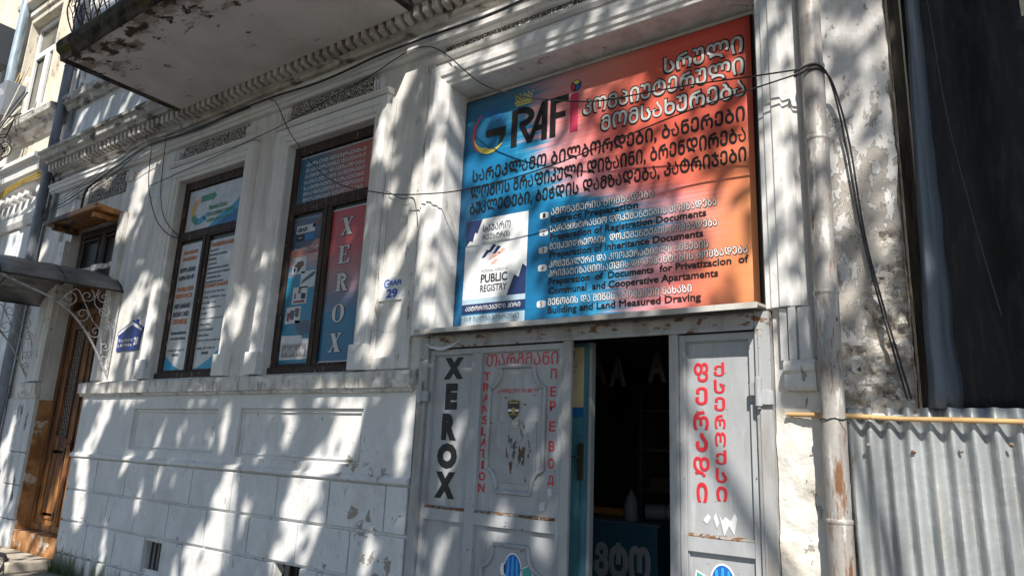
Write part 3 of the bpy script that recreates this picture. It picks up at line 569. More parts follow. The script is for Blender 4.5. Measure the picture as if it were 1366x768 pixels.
Rr = leaf('gate_leaf', -1.733, -1.24, [(-1.69, -1.283, 1.225, 2.425), (-1.69, -1.283, .09, 1.135)], [(-1.69, -1.283, 1.135, 1.225)])
def cartouche(cx, z0, z1, parent):
    hw, ch, cv = .252, .10, .165
    pts = [(cx - hw + ch, z1)]
    pts += [(cx + hw - ch, z1)]
    def notch(cx_, cz_, a0, a1, rx, rz): return [(cx_ + rx * math.cos(math.radians(a0 + (a1 - a0) * i / 8)), cz_ + rz * math.sin(math.radians(a0 + (a1 - a0) * i / 8))) for i in range(9)]
    P = notch(cx + hw, z1, 180, 270, ch, cv) + notch(cx + hw, z0, 90, 180, ch, cv) + notch(cx - hw, z0, 0, 90, ch, cv) + notch(cx - hw, z1, 270, 360, ch, cv)
    t = MB(); t.tube([(x, -.022, z) for x, z in P + [P[0]]], .017, 8); o = t.build('panel_moulding', gate_m, parent, smooth=True)
    return P
Pc = cartouche(-3.03, 1.385, 2.315, L); cartouche(-3.03, .14, 1.02, L)
wp = MB(); wp.box(-3.20, -2.84, -.020, -.006, 1.45, 1.90); wp.build('worn_plate', gate_worn_m, L, bevel=.002)
kh = MB(); kh.ell((-3.02, 1.885), .032, .032, -.030, -.019, 20); kh.tube([(-3.02 + .02 * math.cos(a * PI / 8), -.034, 1.885 + .02 * math.sin(a * PI / 8)) for a in range(17)], .005, 6); kh.build('lock_ring', steel, L)
for par, x, z in ((L, -3.945, 2.12), (Rr, -1.215, 2.09)):
    h = MB(); h.tube([(x, -.098, z - .085), (x, -.098, z + .09)], .021, 12); h.tube([(x, -.098, z - .10), (x, -.098, z - .086)], .012, 8)
    h.box(x - .055, x - .012, -.092, -.0755, z - .02, z + .06); h.box(x + .012, x + .085, -.10, -.0765, z - .075, z + .01)
    h.build('hinge', gate_m, par, bevel=.003, smooth=True)
# painted lettering on the gate
lt = MB()
for ch, za, zb, xc in zip('XEROX', (2.228, 1.985, 1.745, 1.525, 1.30), (2.405, 2.195, 1.955, 1.722, 1.502), (-3.665, -3.672, -3.676, -3.680, -3.684)):
    wd_ = .205 if ch in 'XO' else (.125 if ch == 'E' else .155)
    lt = MB(); lt.text(ch, xc - wd_ / 2, za, xc + wd_ / 2, zb, -.0142, .08); lt.build('black_letter', BLK, L)
lt = MB()
lt.text('ᲗᲐᲠᲒᲛᲐᲜᲘ', -3.335, 2.318, -2.675, 2.415, -.0142, .0); lt.build('red_heading', RED, L)
for i, ch in enumerate('TRANSLATION'):
    zt = 2.275 - i * .084
    lt = MB(); lt.text(ch, -3.322 - .012 * math.sin(i) * 0 - (.012 if ch == 'I' else .03), zt - .064, -3.322 + (.012 if ch == 'I' else .03), zt, -.0142, .02); lt.build('red_letter', RED, L)
for ch, zt in zip('ПЕРЕВОД', (2.285, 2.155, 2.05, 1.905, 1.765, 1.645, 1.525)): lt = MB(); lt.text(ch, -2.735, zt - .072, -2.685, zt, -.0142, .02); lt.build('red_letter', RED, L)
lt = MB(); lt.text('(+995) 577 73 85 77', -3.205, 2.105, -2.835, 2.142, -.0142, .012); lt.build('phone_number', RED, L)
lt = MB()
for ch, za, zb, xa, xb in (('ფ', 2.165, 2.29, -1.645, -1.548), ('ე', 2.02, 2.135, -1.638, -1.556), ('რ', 1.865, 1.985, -1.655, -1.552), ('ა', 1.73, 1.845, -1.640, -1.560), ('დ', 1.575, 1.70, -1.658, -1.552), ('ი', 1.425, 1.545, -1.640, -1.568)): lt = MB(); lt.text(ch, xa, za, xb, zb, -.0142, .030); lt.build('red_letter', RED, Rr)
for i, (ch, ) in enumerate([(c,) for c in 'ქსეროქსი']):
    zt = 2.288 - i * .1085; lt = MB(); lt.text(ch, -1.515, zt - .088, -1.445, zt, -.0142, .028); lt.build('red_letter', RED, Rr)
sc2 = MB()
for pts in ([(-1.50, 1.36), (-1.47, 1.24), (-1.44, 1.30), (-1.41, 1.25), (-1.39, 1.35), (-1.405, 1.375), (-1.43, 1.33), (-1.46, 1.35), (-1.48, 1.33)], [(-1.60, 1.32), (-1.57, 1.36), (-1.55, 1.34), (-1.575, 1.30)], [(-1.535, 1.34), (-1.515, 1.28), (-1.50, 1.31), (-1.52, 1.37)]): sc2.prism(pts, -.0172, -.0155)
sc2.build('scraped_patch', ink('scratch_white', (.68, .69, .70)), Rr)
pt = MB()
pt.prism([(-2.80 + 0, 1.33), (-2.745, 1.345), (-2.752, 1.285), (-2.80, 1.275)], -.0178, -.0156); pt.prism([(-2.735, 1.43), (-2.70, 1.44), (-2.695, 1.39), (-2.725, 1.375)], -.0172, -.0156); pt.ell((-3.30, 1.345), .009, .009, -.0172, -.0156, 10)
pt.build('paper_scrap', PAPER, L)

# ledge over the gate
lg = MB(); lg.add([(-3.93, .255, 2.655), (-1.165, .255, 2.655), (-1.165, -.235, 2.612), (-3.93, -.235, 2.612), (-3.93, .255, 2.635), (-1.165, .255, 2.635), (-1.165, -.235, 2.592), (-3.93, -.235, 2.592)], [(0, 1, 2, 3), (4, 7, 6, 5), (0, 4, 5, 1), (1, 5, 6, 2), (2, 6, 7, 3), (3, 7, 4, 0)])
lg.box(-3.93, -1.165, -.24, -.2355, 2.575, 2.613)
tag(lg.build('drip_ledge', ledge_m, None, bevel=.003), 'thin weathered metal ledge under the big printed banner, over the gate', 'ledge')
cu = MB(); nn = 18
for i in range(nn):
    t0, t1 = i / nn, (i + 1) / nn; xa, xb = -3.92 + .36 * t0, -3.92 + .36 * t1; f0 = lambda t: 2.485 + .045 * (2 * t - .9) ** 2
    cu.add([(xa, -.088, f0(t0)), (xb, -.088, f0(t1)), (xb, -.088, f0(t1) - .010 - .018 * math.sin(t1 * PI)), (xa, -.088, f0(t0) - .010 - .018 * math.sin(t0 * PI))], [(0, 1, 2, 3)])
cuo = cu.build('torn_tape', GREY, weld=True); md = cuo.modifiers.new('thick', 'SOLIDIFY'); md.thickness = .002; tag(cuo, 'curled strip of torn white tape at the top left of the gate', 'tape')

# round blue stickers with small teal tag cards
def sticker(cx, cz, flip, label):
    g = thing('sticker', label, 'sticker', (cx, -.013, cz - .1), 'round blue stickers on the gate')
    b = MB(); b.ell((cx, cz), .078, .108, -.0165, -.0152, 36); s = -1 if flip else 1
    b.prism([(cx + s * .07, cz + .01), (cx + s * .165, cz + .055), (cx + s * .178, cz - .035), (cx + s * .085, cz - .065)], -.0165, -.0152)
    b.ell((cx - s * .085, cz - .01), .024, .045, -.0165, -.0152, 20); b.build('backing', ink('sticker_white', (.82, .82, .82), .3), g)
    b = MB(); b.ell((cx, cz), .068, .098, -.0178, -.0168, 36); b.build('ball', ink('sticker_blue', (.02, .13, .48), .3), g)
    b = MB()
    for k in (-1, 0, 1):
        cx_ = cx + k * .037; hh = .096 * math.sqrt(1 - (k * .037 / .068) ** 2) * .97
        b.prism([(cx_ - .009 + .3 * k * .03, cz - hh * .9), (cx_ + .009 + .3 * k * .03, cz - hh * .9), (cx_ + .011, cz), (cx_ + .007, cz + hh * .9), (cx_ - .007, cz + hh * .9), (cx_ - .011, cz)], -.0186, -.0179)
    b.build('stripe', ink('sticker_cyan', (.04, .38, .80), .3), g)
    b = MB(); b.prism([(cx + s * .082, cz + .008), (cx + s * .158, cz + .043), (cx + s * .168, cz - .027), (cx + s * .092, cz - .055)], -.0178, -.0168); b.build('tag_card', ink('sticker_teal', (.06, .36, .33), .3), g)
sticker(-3.005, .865, False, 'round blue striped sticker with its teal card on the right, on the left gate leaf')
sticker(-1.485, .975, True, 'round blue striped sticker with its teal card on the left, on the right gate leaf')
# shield emblem sticker
sh = thing('shield_sticker', 'small black and gold shield emblem sticker above the lock ring on the gate', 'sticker', (-3.055, -.014, 1.90))
def shield(k): return [(-3.055 + k * x, 1.985 + k * z) for x, z in ((-.056, .068), (0, .078), (.056, .068), (.057, 0), (.045, -.04), (0, -.085), (-.045, -.04), (-.057, 0))]
b = MB(); b.prism(shield(1), -.0165, -.0152); b.build('gold_edge', ink('gold_print', (.42, .33, .10), .3), sh)
b = MB(); b.prism(shield(.93), -.0176, -.0166); b.build('black_field', ink('shield_black', (.02, .02, .02), .3), sh)
b = MB(); b.box(-3.105, -3.007, -.0184, -.0177, 1.972, 1.990); b.build('white_band', WHT, sh)
b = MB(); b.box(-3.10, -3.01, -.0184, -.0177, 2.034, 2.044); b.ell((-3.055, 1.981), .017, .022, -.0194, -.0186, 18); b.box(-3.09, -3.02, -.0184, -.0177, 1.948, 1.954); b.build('gold_mark', ink('gold_print', (.42, .33, .10)), sh)

# inner teal door leaf, standing closed behind the gate
dd = MB(); dd.wall(-3.35, -2.530, .03, 2.50, .20, [(-2.95, -2.585, 1.30, 1.82, .012), (-2.95, -2.585, .55, 1.22, .012)]); dd.quad((-2.530, .20, .03), (-2.530, .245, .03), (-2.530, .245, 2.5), (-2.530, .20, 2.5))
dd.quad((-2.95, .212, 1.30), (-2.585, .212, 1.30), (-2.585, .212, 1.82), (-2.95, .212, 1.82)); dd.quad((-2.95, .212, .55), (-2.585, .212, .55), (-2.585, .212, 1.22), (-2.95, .212, 1.22))
do = dd.build('inner_door', teal_m, B)
ed = MB(); ed.box(-2.5295, -2.505, .19, .25, .03, 2.50); ed.build('door_edge_strip', M('pale_edge_strip', (.34, .37, .38), .5), do, bevel=.003)
hd_ = MB(); hd_.box(-2.600, -2.565, .176, .199, 1.50, 1.76); hd_.tube(spline([(-2.583, .18, 1.66), (-2.583, .14, 1.66), (-2.62, .135, 1.662), (-2.69, .135, 1.665)], 5), .008, 8); hd_.build('handle', M('dark_brass', (.12, .09, .05), .35, metal=.6), do)
po = MB(); po.box(-2.98, -2.575, .193, .1975, 2.02, 2.47); po.build; p_ = thing('notice_poster', 'cream paper notice on the teal door just inside the gate', 'poster', (-2.79, .19, 2.0))
po.build('sheet', CREAM, p_); b = MB(); b.box(-2.98, -2.575, .1915, .1945, 1.95, 2.018); b.build('blue_border', BLUE, p_); b = MB(); b.box(-2.74, -2.63, .1905, .1925, 2.32, 2.325); b.box(-2.72, -2.64, .1905, .1925, 2.28, 2.284); b.prism([(-2.70, 2.38), (-2.66, 2.385), (-2.655, 2.44), (-2.69, 2.44)], .1905, .1925); b.build('print_line', MAROON, p_)

# things inside the shop
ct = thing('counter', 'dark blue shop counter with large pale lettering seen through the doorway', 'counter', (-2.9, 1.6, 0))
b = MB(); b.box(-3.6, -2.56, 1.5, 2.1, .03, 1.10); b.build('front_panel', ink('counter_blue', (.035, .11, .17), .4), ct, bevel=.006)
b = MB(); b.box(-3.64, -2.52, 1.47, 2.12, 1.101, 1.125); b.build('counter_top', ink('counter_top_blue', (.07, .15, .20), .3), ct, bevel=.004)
b = MB(); b.text('ᲐᲕᲢᲝ', -3.36, .64, -2.62, .94, 1.4985, .055, thick=.006); b.build('lettering', ink('counter_letters', (.42, .42, .44)), ct)
bt = thing('spray_bottle', 'translucent pale spray bottle standing on the shop counter', 'bottle', (-2.86, 1.62, 1.126))
def lathe(mb, cx, cy, prof, n=20):
    vs = []; fs = []
    for r, z in prof:
        for k in range(n): a = 2 * PI * k / n; vs.append((cx + r * math.cos(a), cy + r * math.sin(a), z))
    for i in range(len(prof) - 1):
        for k in range(n): a = i * n + k; c = i * n + (k + 1) % n; fs.append((a, c, c + n, a + n))
    fs += [tuple(range(n - 1, -1, -1)), tuple((len(prof) - 1) * n + k for k in range(n))]; mb.add(vs, fs)
b = MB(); lathe(b, -2.86, 1.62, [(.055, 1.126), (.062, 1.15), (.062, 1.27), (.045, 1.33), (.018, 1.36), (.018, 1.385)]); b.build('bottle_body', ink('bottle_plastic', (.20, .21, .23)), bt, smooth=True)
b = MB(); b.box(-2.878, -2.842, 1.59, 1.66, 1.386, 1.42); b.box(-2.868, -2.852, 1.55, 1.59, 1.40, 1.42); b.tube([(-2.86, 1.575, 1.395), (-2.86, 1.57, 1.34)], .006, 6); b.build('trigger', BLK, bt, bevel=.003)
rl_ = thing('paper_roll', 'white wrapped roll lying on the shop counter right of the spray bottle', 'roll', (-2.62, 1.8, 1.126)); b = MB(); b.tube([(-2.78, 1.78, 1.20), (-2.45, 1.84, 1.215)], .07, 16); b.build('wrap', ink('roll_paper', (.18, .18, .19)), rl_, smooth=True); b = MB(); b.tube([(-2.60, 1.812, 1.21), (-2.592, 1.813, 1.21)], .0715, 16); b.build('tape', BLK, rl_)
ob = MB(); ob.tube([(-3.5, 1.9, 1.165), (-2.95, 1.86, 1.165)], .037, 12); tag(ob.build('cardboard_tube', ink('tube_orange', (.42, .17, .05)), smooth=True), 'orange brown tube lying on the shop counter left of the spray bottle', 'tube')
for (xa, z0, lab) in ((-2.97, 2.28, 'left letter A hanging in the dark doorway'), (-2.78, 2.25, 'middle letter A hanging in the dark doorway'), (-2.42, 2.28, 'right letter A hanging alone in the dark doorway')):
    b = MB(); b.text('A', xa, z0, xa + .17, z0 + .27, 1.0, .05, thick=.02); tag(b.build('hanging_letter', ink('dark_letter', (.075, .07, .07))), lab, 'letter', 'letters hanging inside the shop')

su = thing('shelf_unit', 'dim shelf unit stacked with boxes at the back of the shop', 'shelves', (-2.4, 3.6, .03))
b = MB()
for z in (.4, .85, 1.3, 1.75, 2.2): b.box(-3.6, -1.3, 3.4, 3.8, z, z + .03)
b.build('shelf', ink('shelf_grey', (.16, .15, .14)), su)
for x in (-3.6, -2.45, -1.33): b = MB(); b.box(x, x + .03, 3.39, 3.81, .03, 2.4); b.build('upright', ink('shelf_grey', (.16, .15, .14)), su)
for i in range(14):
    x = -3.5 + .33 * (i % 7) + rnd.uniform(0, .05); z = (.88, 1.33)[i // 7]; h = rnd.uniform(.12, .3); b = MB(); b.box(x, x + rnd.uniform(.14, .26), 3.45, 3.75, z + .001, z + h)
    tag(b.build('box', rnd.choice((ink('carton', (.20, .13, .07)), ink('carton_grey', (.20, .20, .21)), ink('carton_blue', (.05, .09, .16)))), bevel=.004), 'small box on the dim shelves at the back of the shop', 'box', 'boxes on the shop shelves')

# ================================================================== PRINTED BANNER
BX, BY, BZ = -2.585, .222, 2.665
S = thing('shop_banner', 'large blue, pink and red printed banner of office services filling the shopfront recess', 'sign', (BX, BY, BZ))
bm_ = bpy.data.materials.new('banner_print'); bm_.use_nodes = True
nt = bm_.node_tree; N = nt.nodes; Lk = nt.links; pb = N['Principled BSDF']; pb.inputs['Roughness'].default_value = .38; pb.inputs['Specular IOR Level'].default_value = .45
tc = N.new('ShaderNodeTexCoord'); sp_ = N.new('ShaderNodeSeparateXYZ'); Lk.new(tc.outputs['Object'], sp_.inputs[0])
def math_(op, a, b_=None, c_=None):
    n = N.new('ShaderNodeMath'); n.operation = op
    for i, q in enumerate((a, b_, c_)):
        if q is None: continue
        if isinstance(q, (int, float)): n.inputs[i].default_value = q
        else: Lk.new(q, n.inputs[i])
    return n.outputs[0]
def ramp(fac, stops, interp='LINEAR'):
    r = N.new('ShaderNodeValToRGB'); r.color_ramp.interpolation = interp; Lk.new(fac, r.inputs[0])
    e = r.color_ramp.elements; e[0].position, e[0].color = stops[0][0], (*stops[0][1], 1); e[1].position, e[1].color = stops[-1][0], (*stops[-1][1], 1)
    for p, c in stops[1:-1]: q = e.new(p); q.color = (*c, 1)
    return r.outputs[0]
def streak_noise(sx, sz, seed):
    mp = N.new('ShaderNodeMapping'); mp.inputs['Scale'].default_value = (sx, 1, sz); mp.inputs['Location'].default_value = (seed, 0, seed); Lk.new(tc.outputs['Object'], mp.inputs[0])
    nz = N.new('ShaderNodeTexNoise'); nz.inputs['Scale'].default_value = 1; nz.inputs['Detail'].default_value = 5; nz.inputs['Roughness'].default_value = .62; Lk.new(mp.outputs[0], nz.inputs['Vector']); return nz.outputs['Fac']
v = math_('DIVIDE', sp_.outputs[2], 2.18)
g_ = lambda q: (q, q, q)
u0 = ramp(v, [(0, g_(.60)), (.10, g_(.57)), (.20, g_(.68)), (.36, g_(.74)), (.43, g_(.60)), (.50, g_(.42)), (.62, g_(.34)), (.74, g_(.30)), (.88, g_(.26)), (1, g_(.30))])
u0 = math_('MULTIPLY_ADD', u0, 2.63, -1.315)
sn = math_('ADD', math_('MULTIPLY_ADD', streak_noise(1.1, 34, 3), 1.05, -.52), math_('MULTIPLY_ADD', streak_noise(2.5, 90, 8), .5, -.25))
d = math_('ADD', math_('SUBTRACT', sp_.outputs[0], u0), sn)
c1 = ramp(math_('MULTIPLY_ADD', d, .5, .5), [(0, (.008, .13, .29)), (.34, (.010, .18, .38)), (.44, (.03, .27, .50)), (.48, (.10, .30, .48)), (.53, (.56, .36, .43)), (.59, (.84, .40, .44)), (.70, (.80, .27, .27)), (.82, (.73, .155, .125)), (1, (.71, .13, .085))])
tf = math_('MULTIPLY', math_('SUBTRACT', v, .80), 5.0); tf = math_('MINIMUM', math_('MAXIMUM', tf, 0), 1)
ru = math_('MULTIPLY_ADD', sp_.outputs[0], .38, .5)
c2 = ramp(math_('ADD', ru, math_('MULTIPLY', sn, .12)), [(0, (.02, .11, .20)), (.26, (.07, .15, .22)), (.40, (.44, .25, .27)), (.58, (.66, .27, .20)), (.74, (.70, .11, .07)), (1, (.62, .06, .045))])
mx = N.new('ShaderNodeMix'); mx.data_type = 'RGBA'; Lk.new(math_('MULTIPLY', tf, .85), mx.inputs[0]); Lk.new(c1, mx.inputs[6]); Lk.new(c2, mx.inputs[7])
of = math_('MULTIPLY', math_('MINIMUM', math_('MAXIMUM', math_('MULTIPLY', math_('ADD', math_('SUBTRACT', sp_.outputs[0], .74), math_('MULTIPLY', sn, .3)), 1.8), 0), 1), math_('MINIMUM', math_('MAXIMUM', math_('MULTIPLY_ADD', v, -3.2, 2.1), 0), 1))
mx2 = N.new('ShaderNodeMix'); mx2.data_type = 'RGBA'; Lk.new(math_('MULTIPLY', of, .9), mx2.inputs[0]); Lk.new(mx.outputs[2], mx2.inputs[6]); mx2.inputs[7].default_value = (.78, .33, .13, 1)
Lk.new(mx2.outputs[2], pb.inputs['Base Color'])
b = MB(); nx, nz = 40, 34
for i in range(nx):
    for k in range(nz):
        q = lambda a, c: (-3.9 + 2.63 * a / nx, .2142 + .0016 * noise.noise(Vector((a * .09, c * .05, 3))) , 2.665 + 2.18 * c / nz)
        b.quad(q(i, k), q(i + 1, k), q(i + 1, k + 1), q(i, k + 1))
bo = b.build('vinyl_sheet', bm_, S, smooth=True, weld=True); md = bo.modifiers.new('thick', 'SOLIDIFY'); md.thickness = .004; md.offset = 1 if False else -1
b = MB(); b.ring(-3.915, -1.255, 2.65, 4.862, .022, .232, .26); b.build('batten_frame', BLK, S)
def lerpz(zl, zr, t): return zl + (zr - zl) * t
YB = .2115
lt = MB(); ol = MB()
for t, xa, xb, za, zb in (('ᲡᲠᲣᲚᲘ', -1.93, -1.325, 4.565, 4.70), ('ᲙᲝᲛᲞᲘᲣᲢᲔᲠᲣᲚᲘ', -2.64, -1.325, 4.395, 4.53), ('ᲛᲝᲛᲡᲐᲮᲣᲠᲔᲑᲐ', -2.47, -1.325, 4.215, 4.35)):
    ol = MB(); lt = MB(); ol.text(t, xa - .012, za - .012, xb + .012, zb + .012, YB, .055, .001); lt.text(t, xa, za, xb, zb, YB - .0018, .018, .001); q_ = ol.build('heading_outline', BLK, S); lt.build('pale_heading', ink('heading_grey', (.58, .58, .57)), q_)
lt = MB(); lt.text('ᲡᲐᲠᲔᲙᲚᲐᲛᲝ ᲑᲘᲚᲑᲝᲠᲓᲔᲑᲘ, ᲑᲐᲜᲔᲠᲔᲑᲘ', -3.775, 4.005, -1.325, 4.145, YB, .026); lt.build('black_lettering', BLK, S)
lt = MB(); lt.text('ᲚᲝᲒᲝᲡ ᲒᲠᲐᲤᲘᲙᲣᲚᲘ ᲓᲘᲖᲐᲘᲜᲘ, ᲑᲠᲔᲜᲓᲘᲠᲔᲑᲐ', -3.785, 3.845, -1.325, 3.985, YB, .026); lt.build('black_lettering', BLK, S)
lt = MB(); lt.text('ᲑᲣᲙᲚᲔᲢᲔᲑᲘ, ᲑᲔᲭᲓᲘᲡ ᲓᲐᲛᲖᲐᲓᲔᲑᲐ, ᲙᲐᲢᲠᲘᲯᲔᲑᲘ', -3.785, 3.70, -1.325, 3.835, YB, .026); lt.build('black_lettering', BLK, S)
wl_ = MB(); wo_ = MB(); bl = MB(); nb = MB(); nn_ = MB()
def wline(t, xa, za, xb, zb):
    wo_ = MB(); wl_ = MB(); wo_.text(t, xa - .004, za - .004, xb + .004, zb + .004, YB, .028, .0008, 2); wl_.text(t, xa, za, xb, zb, YB - .0014, .010, .0008, 2); q_ = wo_.build('line_outline', BLK, S); wl_.build('white_lettering', WHT, q_)
def bline(t, xa, za, xb, zb, bold=.024): bl = MB(); bl.text(t, xa, za, xb, zb, YB, bold); bl.build('black_lettering', BLK, S)
for i, z in enumerate((3.585, 3.437, 3.288, 3.137, 2.838)):
    nb.prism([(-3.03 + .085 * (.5 + .5 * math.copysign(abs(math.cos(a)) ** .5, math.cos(a))), z + .028 * math.copysign(abs(math.sin(a)) ** .5, math.sin(a))) for a in [2 * PI * k / 24 for k in range(24)]], YB - .001, YB)
    nn_.text(str(i + 1), -3.0, z - .02, -2.975, z + .02, YB - .002, .0)
wline('ᲐᲛᲝᲜᲐᲬᲔᲠᲘᲡ ᲛᲝᲛᲖᲐᲓᲔᲑᲐ', -2.925, 3.575, -2.02, 3.635); bline('Extract Preparation', -2.925, 3.495, -2.145, 3.565)
wline('ᲡᲐᲠᲔᲒᲘᲡᲢᲠᲐᲪᲘᲝ ᲓᲝᲙᲣᲛᲔᲜᲢᲔᲑᲘᲡ ᲛᲝᲛᲖᲐᲓᲔᲑᲐ', -2.925, 3.43, -1.545, 3.488); bline('Preparation of Registration Documents', -2.925, 3.345, -1.62, 3.418)
wline('ᲛᲔᲛᲙᲕᲘᲓᲠᲔᲝᲑᲘᲡ  ᲓᲝᲙᲣᲛᲔᲜᲢᲔᲑᲘᲡ ᲛᲝᲛᲖᲐᲓᲔᲑᲐ', -2.925, 3.28, -1.545, 3.338); bline('Preparation of Inheritance Documents', -2.925, 3.196, -1.645, 3.268)
wline('ᲙᲝᲛᲣᲜᲐᲚᲣᲠᲘ ᲓᲐ ᲙᲝᲝᲞᲔᲠᲐᲢᲘᲣᲚᲘ ᲑᲘᲜᲔᲑᲘᲡ', -2.925, 3.13, -1.61, 3.188); wline('ᲞᲠᲘᲕᲐᲢᲘᲖᲐᲪᲘᲘᲡᲐᲗᲕᲘᲡ ᲓᲝᲙᲣᲛᲔᲜᲢᲔᲑᲘᲡ ᲛᲝᲛᲖᲐᲓᲔᲑᲐ', -2.925, 3.055, -1.34, 3.113)
bline('Preparation  of  Documents  for Privatizacion  of', -2.925, 2.972, -1.335, 3.043); bline('Communal  and Cooperative Apartaments', -2.925, 2.895, -1.545, 2.968)
wline('ᲨᲔᲜᲝᲑᲘᲡ ᲓᲐ ᲛᲘᲬᲘᲡ ᲐᲖᲝᲛᲕᲘᲗᲘ ᲜᲐᲮᲐᲖᲘ', -2.925, 2.82, -1.735, 2.878); bline('Building and Land Measured Draving', -2.925, 2.738, -1.67, 2.81)
nbo = nb.build('number_plate', ink('number_grey', (.66, .67, .69)), S); nn_.build('number', BLK, nbo)
# logo
cx, cz = -3.605, 4.48
lg_ = MB(); lg_.arc((cx, cz), .19, .212, 95, 150, .055, .03, YB - .0012, YB); lg_.arc((cx, cz), .19, .212, 40, 95, .085, .055, YB - .0012, YB); go = lg_.build('logo_blue_arc', ink('logo_blue', (.02, .16, .42)), S)
lg_ = MB(); lg_.arc((cx, cz), .197, .218, 120, 170, .008, .034, YB - .0024, YB - .0012); lg_.arc((cx, cz), .197, .218, 170, 232, .034, .006, YB - .0024, YB - .0012); lg_.build('logo_red_arc', CRIM, S)
lg_ = MB(); lg_.arc((cx + .005, cz), .185, .212, 190, 255, .004, .058, YB - .0036, YB - .0024); lg_.arc((cx + .005, cz), .185, .212, 255, 320, .058, .004, YB - .0036, YB - .0024); lg_.build('logo_yellow_arc', YEL, S)
lg_ = MB(); lg_.arc((cx, cz), .182, .200, 355, 300, .085, .008, YB - .0012, YB); lg_.prism([(cx - .045, cz + .02), (cx + .182, cz + .02), (cx + .176, cz - .06), (cx - .04, cz - .045)], YB - .0021, YB - .0013)
x = -3.365
lg_.prism([(x, 4.27), (x + 0.06338, 4.27), (x + 0.06338, 4.625), (x, 4.625)], YB - .0012, YB)
lg_.arc((x + 0.0845, 4.535), .155, .10, 92, -90, .06, .06, YB - .0012, YB); lg_.prism([(x + 0.0638, 4.635), (x + 0.0845, 4.635), (x + 0.0845, 4.575), (x + 0.0638, 4.575)], YB - .0012, YB)
lg_.prism([(x + 0.0845, 4.45), (x + 0.1436, 4.45), (x + 0.2155, 4.30), (x + 0.1817, 4.27)], YB - .0021, YB - .0013)
lg_.prism([(x + 0.1732, 4.275), (x + 0.2214, 4.275), (x + 0.3676, 4.632), (x + 0.3169, 4.632)], YB - .0030, YB - .0022)
lg_.prism([(x + 0.3173, 4.632), (x + 0.376, 4.632), (x + 0.376, 4.27), (x + 0.3173, 4.27)], YB - .0012, YB); lg_.box(x + 0.2408, x + 0.3173, YB - .0012, YB, 4.37, 4.42)
lg_.box(x + 0.4014, x + 0.4605, YB - .0012, YB, 4.27, 4.635); lg_.box(x + 0.4609, x + 0.583, YB - .0012, YB, 4.575, 4.635); lg_.box(x + 0.4609, x + 0.5535, YB - .0012, YB, 4.435, 4.49)
lg_.build('logo_black_letters', ink('logo_black', (.014, .013, .013)), S)
lg_ = MB(); lg_.box(-2.765, -2.690, YB - .0012, YB, 4.275, 4.62); lg_.build('logo_red_letter', CRIM, S)
lc_ = -2.715
lg_ = MB(); lg_.ell((lc_, 4.69), .052, .052, YB - .0012, YB, 24); lgo = lg_.build('logo_ball', BLK, S)
for k, mt_ in enumerate((YEL, CRIM, BLUE)):
    lg_ = MB(); a0 = .5 + k * 2.1; lg_.prism([(lc_ + .006 * math.cos(a0 + .8), 4.69 + .006 * math.sin(a0 + .8))] + [(lc_ + .046 * math.cos(a0 + t * .25), 4.69 + .046 * math.sin(a0 + t * .25)) for t in range(8)], YB - .0024, YB - .0013); lg_.build('ball_wedge', mt_, lgo)
lg_ = MB(); cx0, cx1 = -3.345, -3.145
lg_.box(cx0 + .015, cx1 - .02, YB - .0012, YB, 4.655, 4.672); lg_.box(cx0 + .008, cx1 - .012, YB - .0012, YB, 4.68, 4.70)
for k in range(5):
    xx = cx0 + .005 + k * .045; lg_.ell((xx + .01, 4.765), .008, .009, YB - .0012, YB, 10)
    if k < 4:
        for q in range(12):
            a, c = 2 * PI * q / 12, 2 * PI * (q + 1) / 12; lg_.prism([(xx + .03 + .022 * math.cos(a), 4.728 + .024 * math.sin(a)), (xx + .03 + .022 * math.cos(c), 4.728 + .024 * math.sin(c)), (xx + .03 + .013 * math.cos(c), 4.728 + .014 * math.sin(c)), (xx + .03 + .013 * math.cos(a), 4.728 + .014 * math.sin(a))], YB - .0012, YB)
lg_.build('logo_crown', YEL, S)
# public registry panel
rx0, rx1 = -3.805, -3.145
b = MB(); b.box(rx0, rx1, YB - .001, YB, 2.895, 3.655); b.build('registry_panel', ink('panel_white', (.76, .77, .79), .35), S)
b = MB(); b.box(rx0, rx1, YB - .001, YB, 2.85, 2.894); b.box(rx0, rx1, YB - .001, YB, 2.775, 2.775 + .0); 
b = MB(); b.box(rx0, rx1, YB - .002, YB - .001, 2.895, 2.94); b.box(rx0, rx1, YB - .001, YB, 2.73, 2.80); b.build('pale_blue_bar', LBLUE, S)
b = MB(); b.box(rx0, rx1, YB - .001, YB, 2.685, 2.729); b.build('grey_bar', GREY, S)
b = MB(); b.box(rx0 - .001, rx1 + .001, YB - .0021, YB - .0003, 2.82, 2.893); b.build('navy_bar', NAVY, S); b = MB(); b.prism([(rx0, 3.42), (rx0 + .05, 3.47), (rx0 + .075, 3.455), (rx0 + .10, 3.54), (rx0 + .125, 3.53), (rx0 + .175, 3.654), (rx0, 3.654)], YB - .002, YB - .001); b.build('navy_shape', NAVY, S); b = MB(); b.prism([(rx1, 2.942), (rx1, 3.17), (rx1 - .04, 3.20), (rx1 - .075, 3.09), (rx1 - .12, 3.115), (rx1 - .19, 2.942)], YB - .002, YB - .001); b.build('navy_shape', NAVY, S)
b = MB(); lx, lz = -3.49, 3.345
for dx, dz in ((-.10, -.012), (-.035, .03), (.015, .012)): b.prism([(lx + dx - .03, lz + dz - .035), (lx + dx + .005, lz + dz - .035), (lx + dx + .06, lz + dz + .02), (lx + dx + .025, lz + dz + .035)], YB - .0022, YB - .0012)
b.build('registry_logo_dark', NAVY, S)
b = MB()
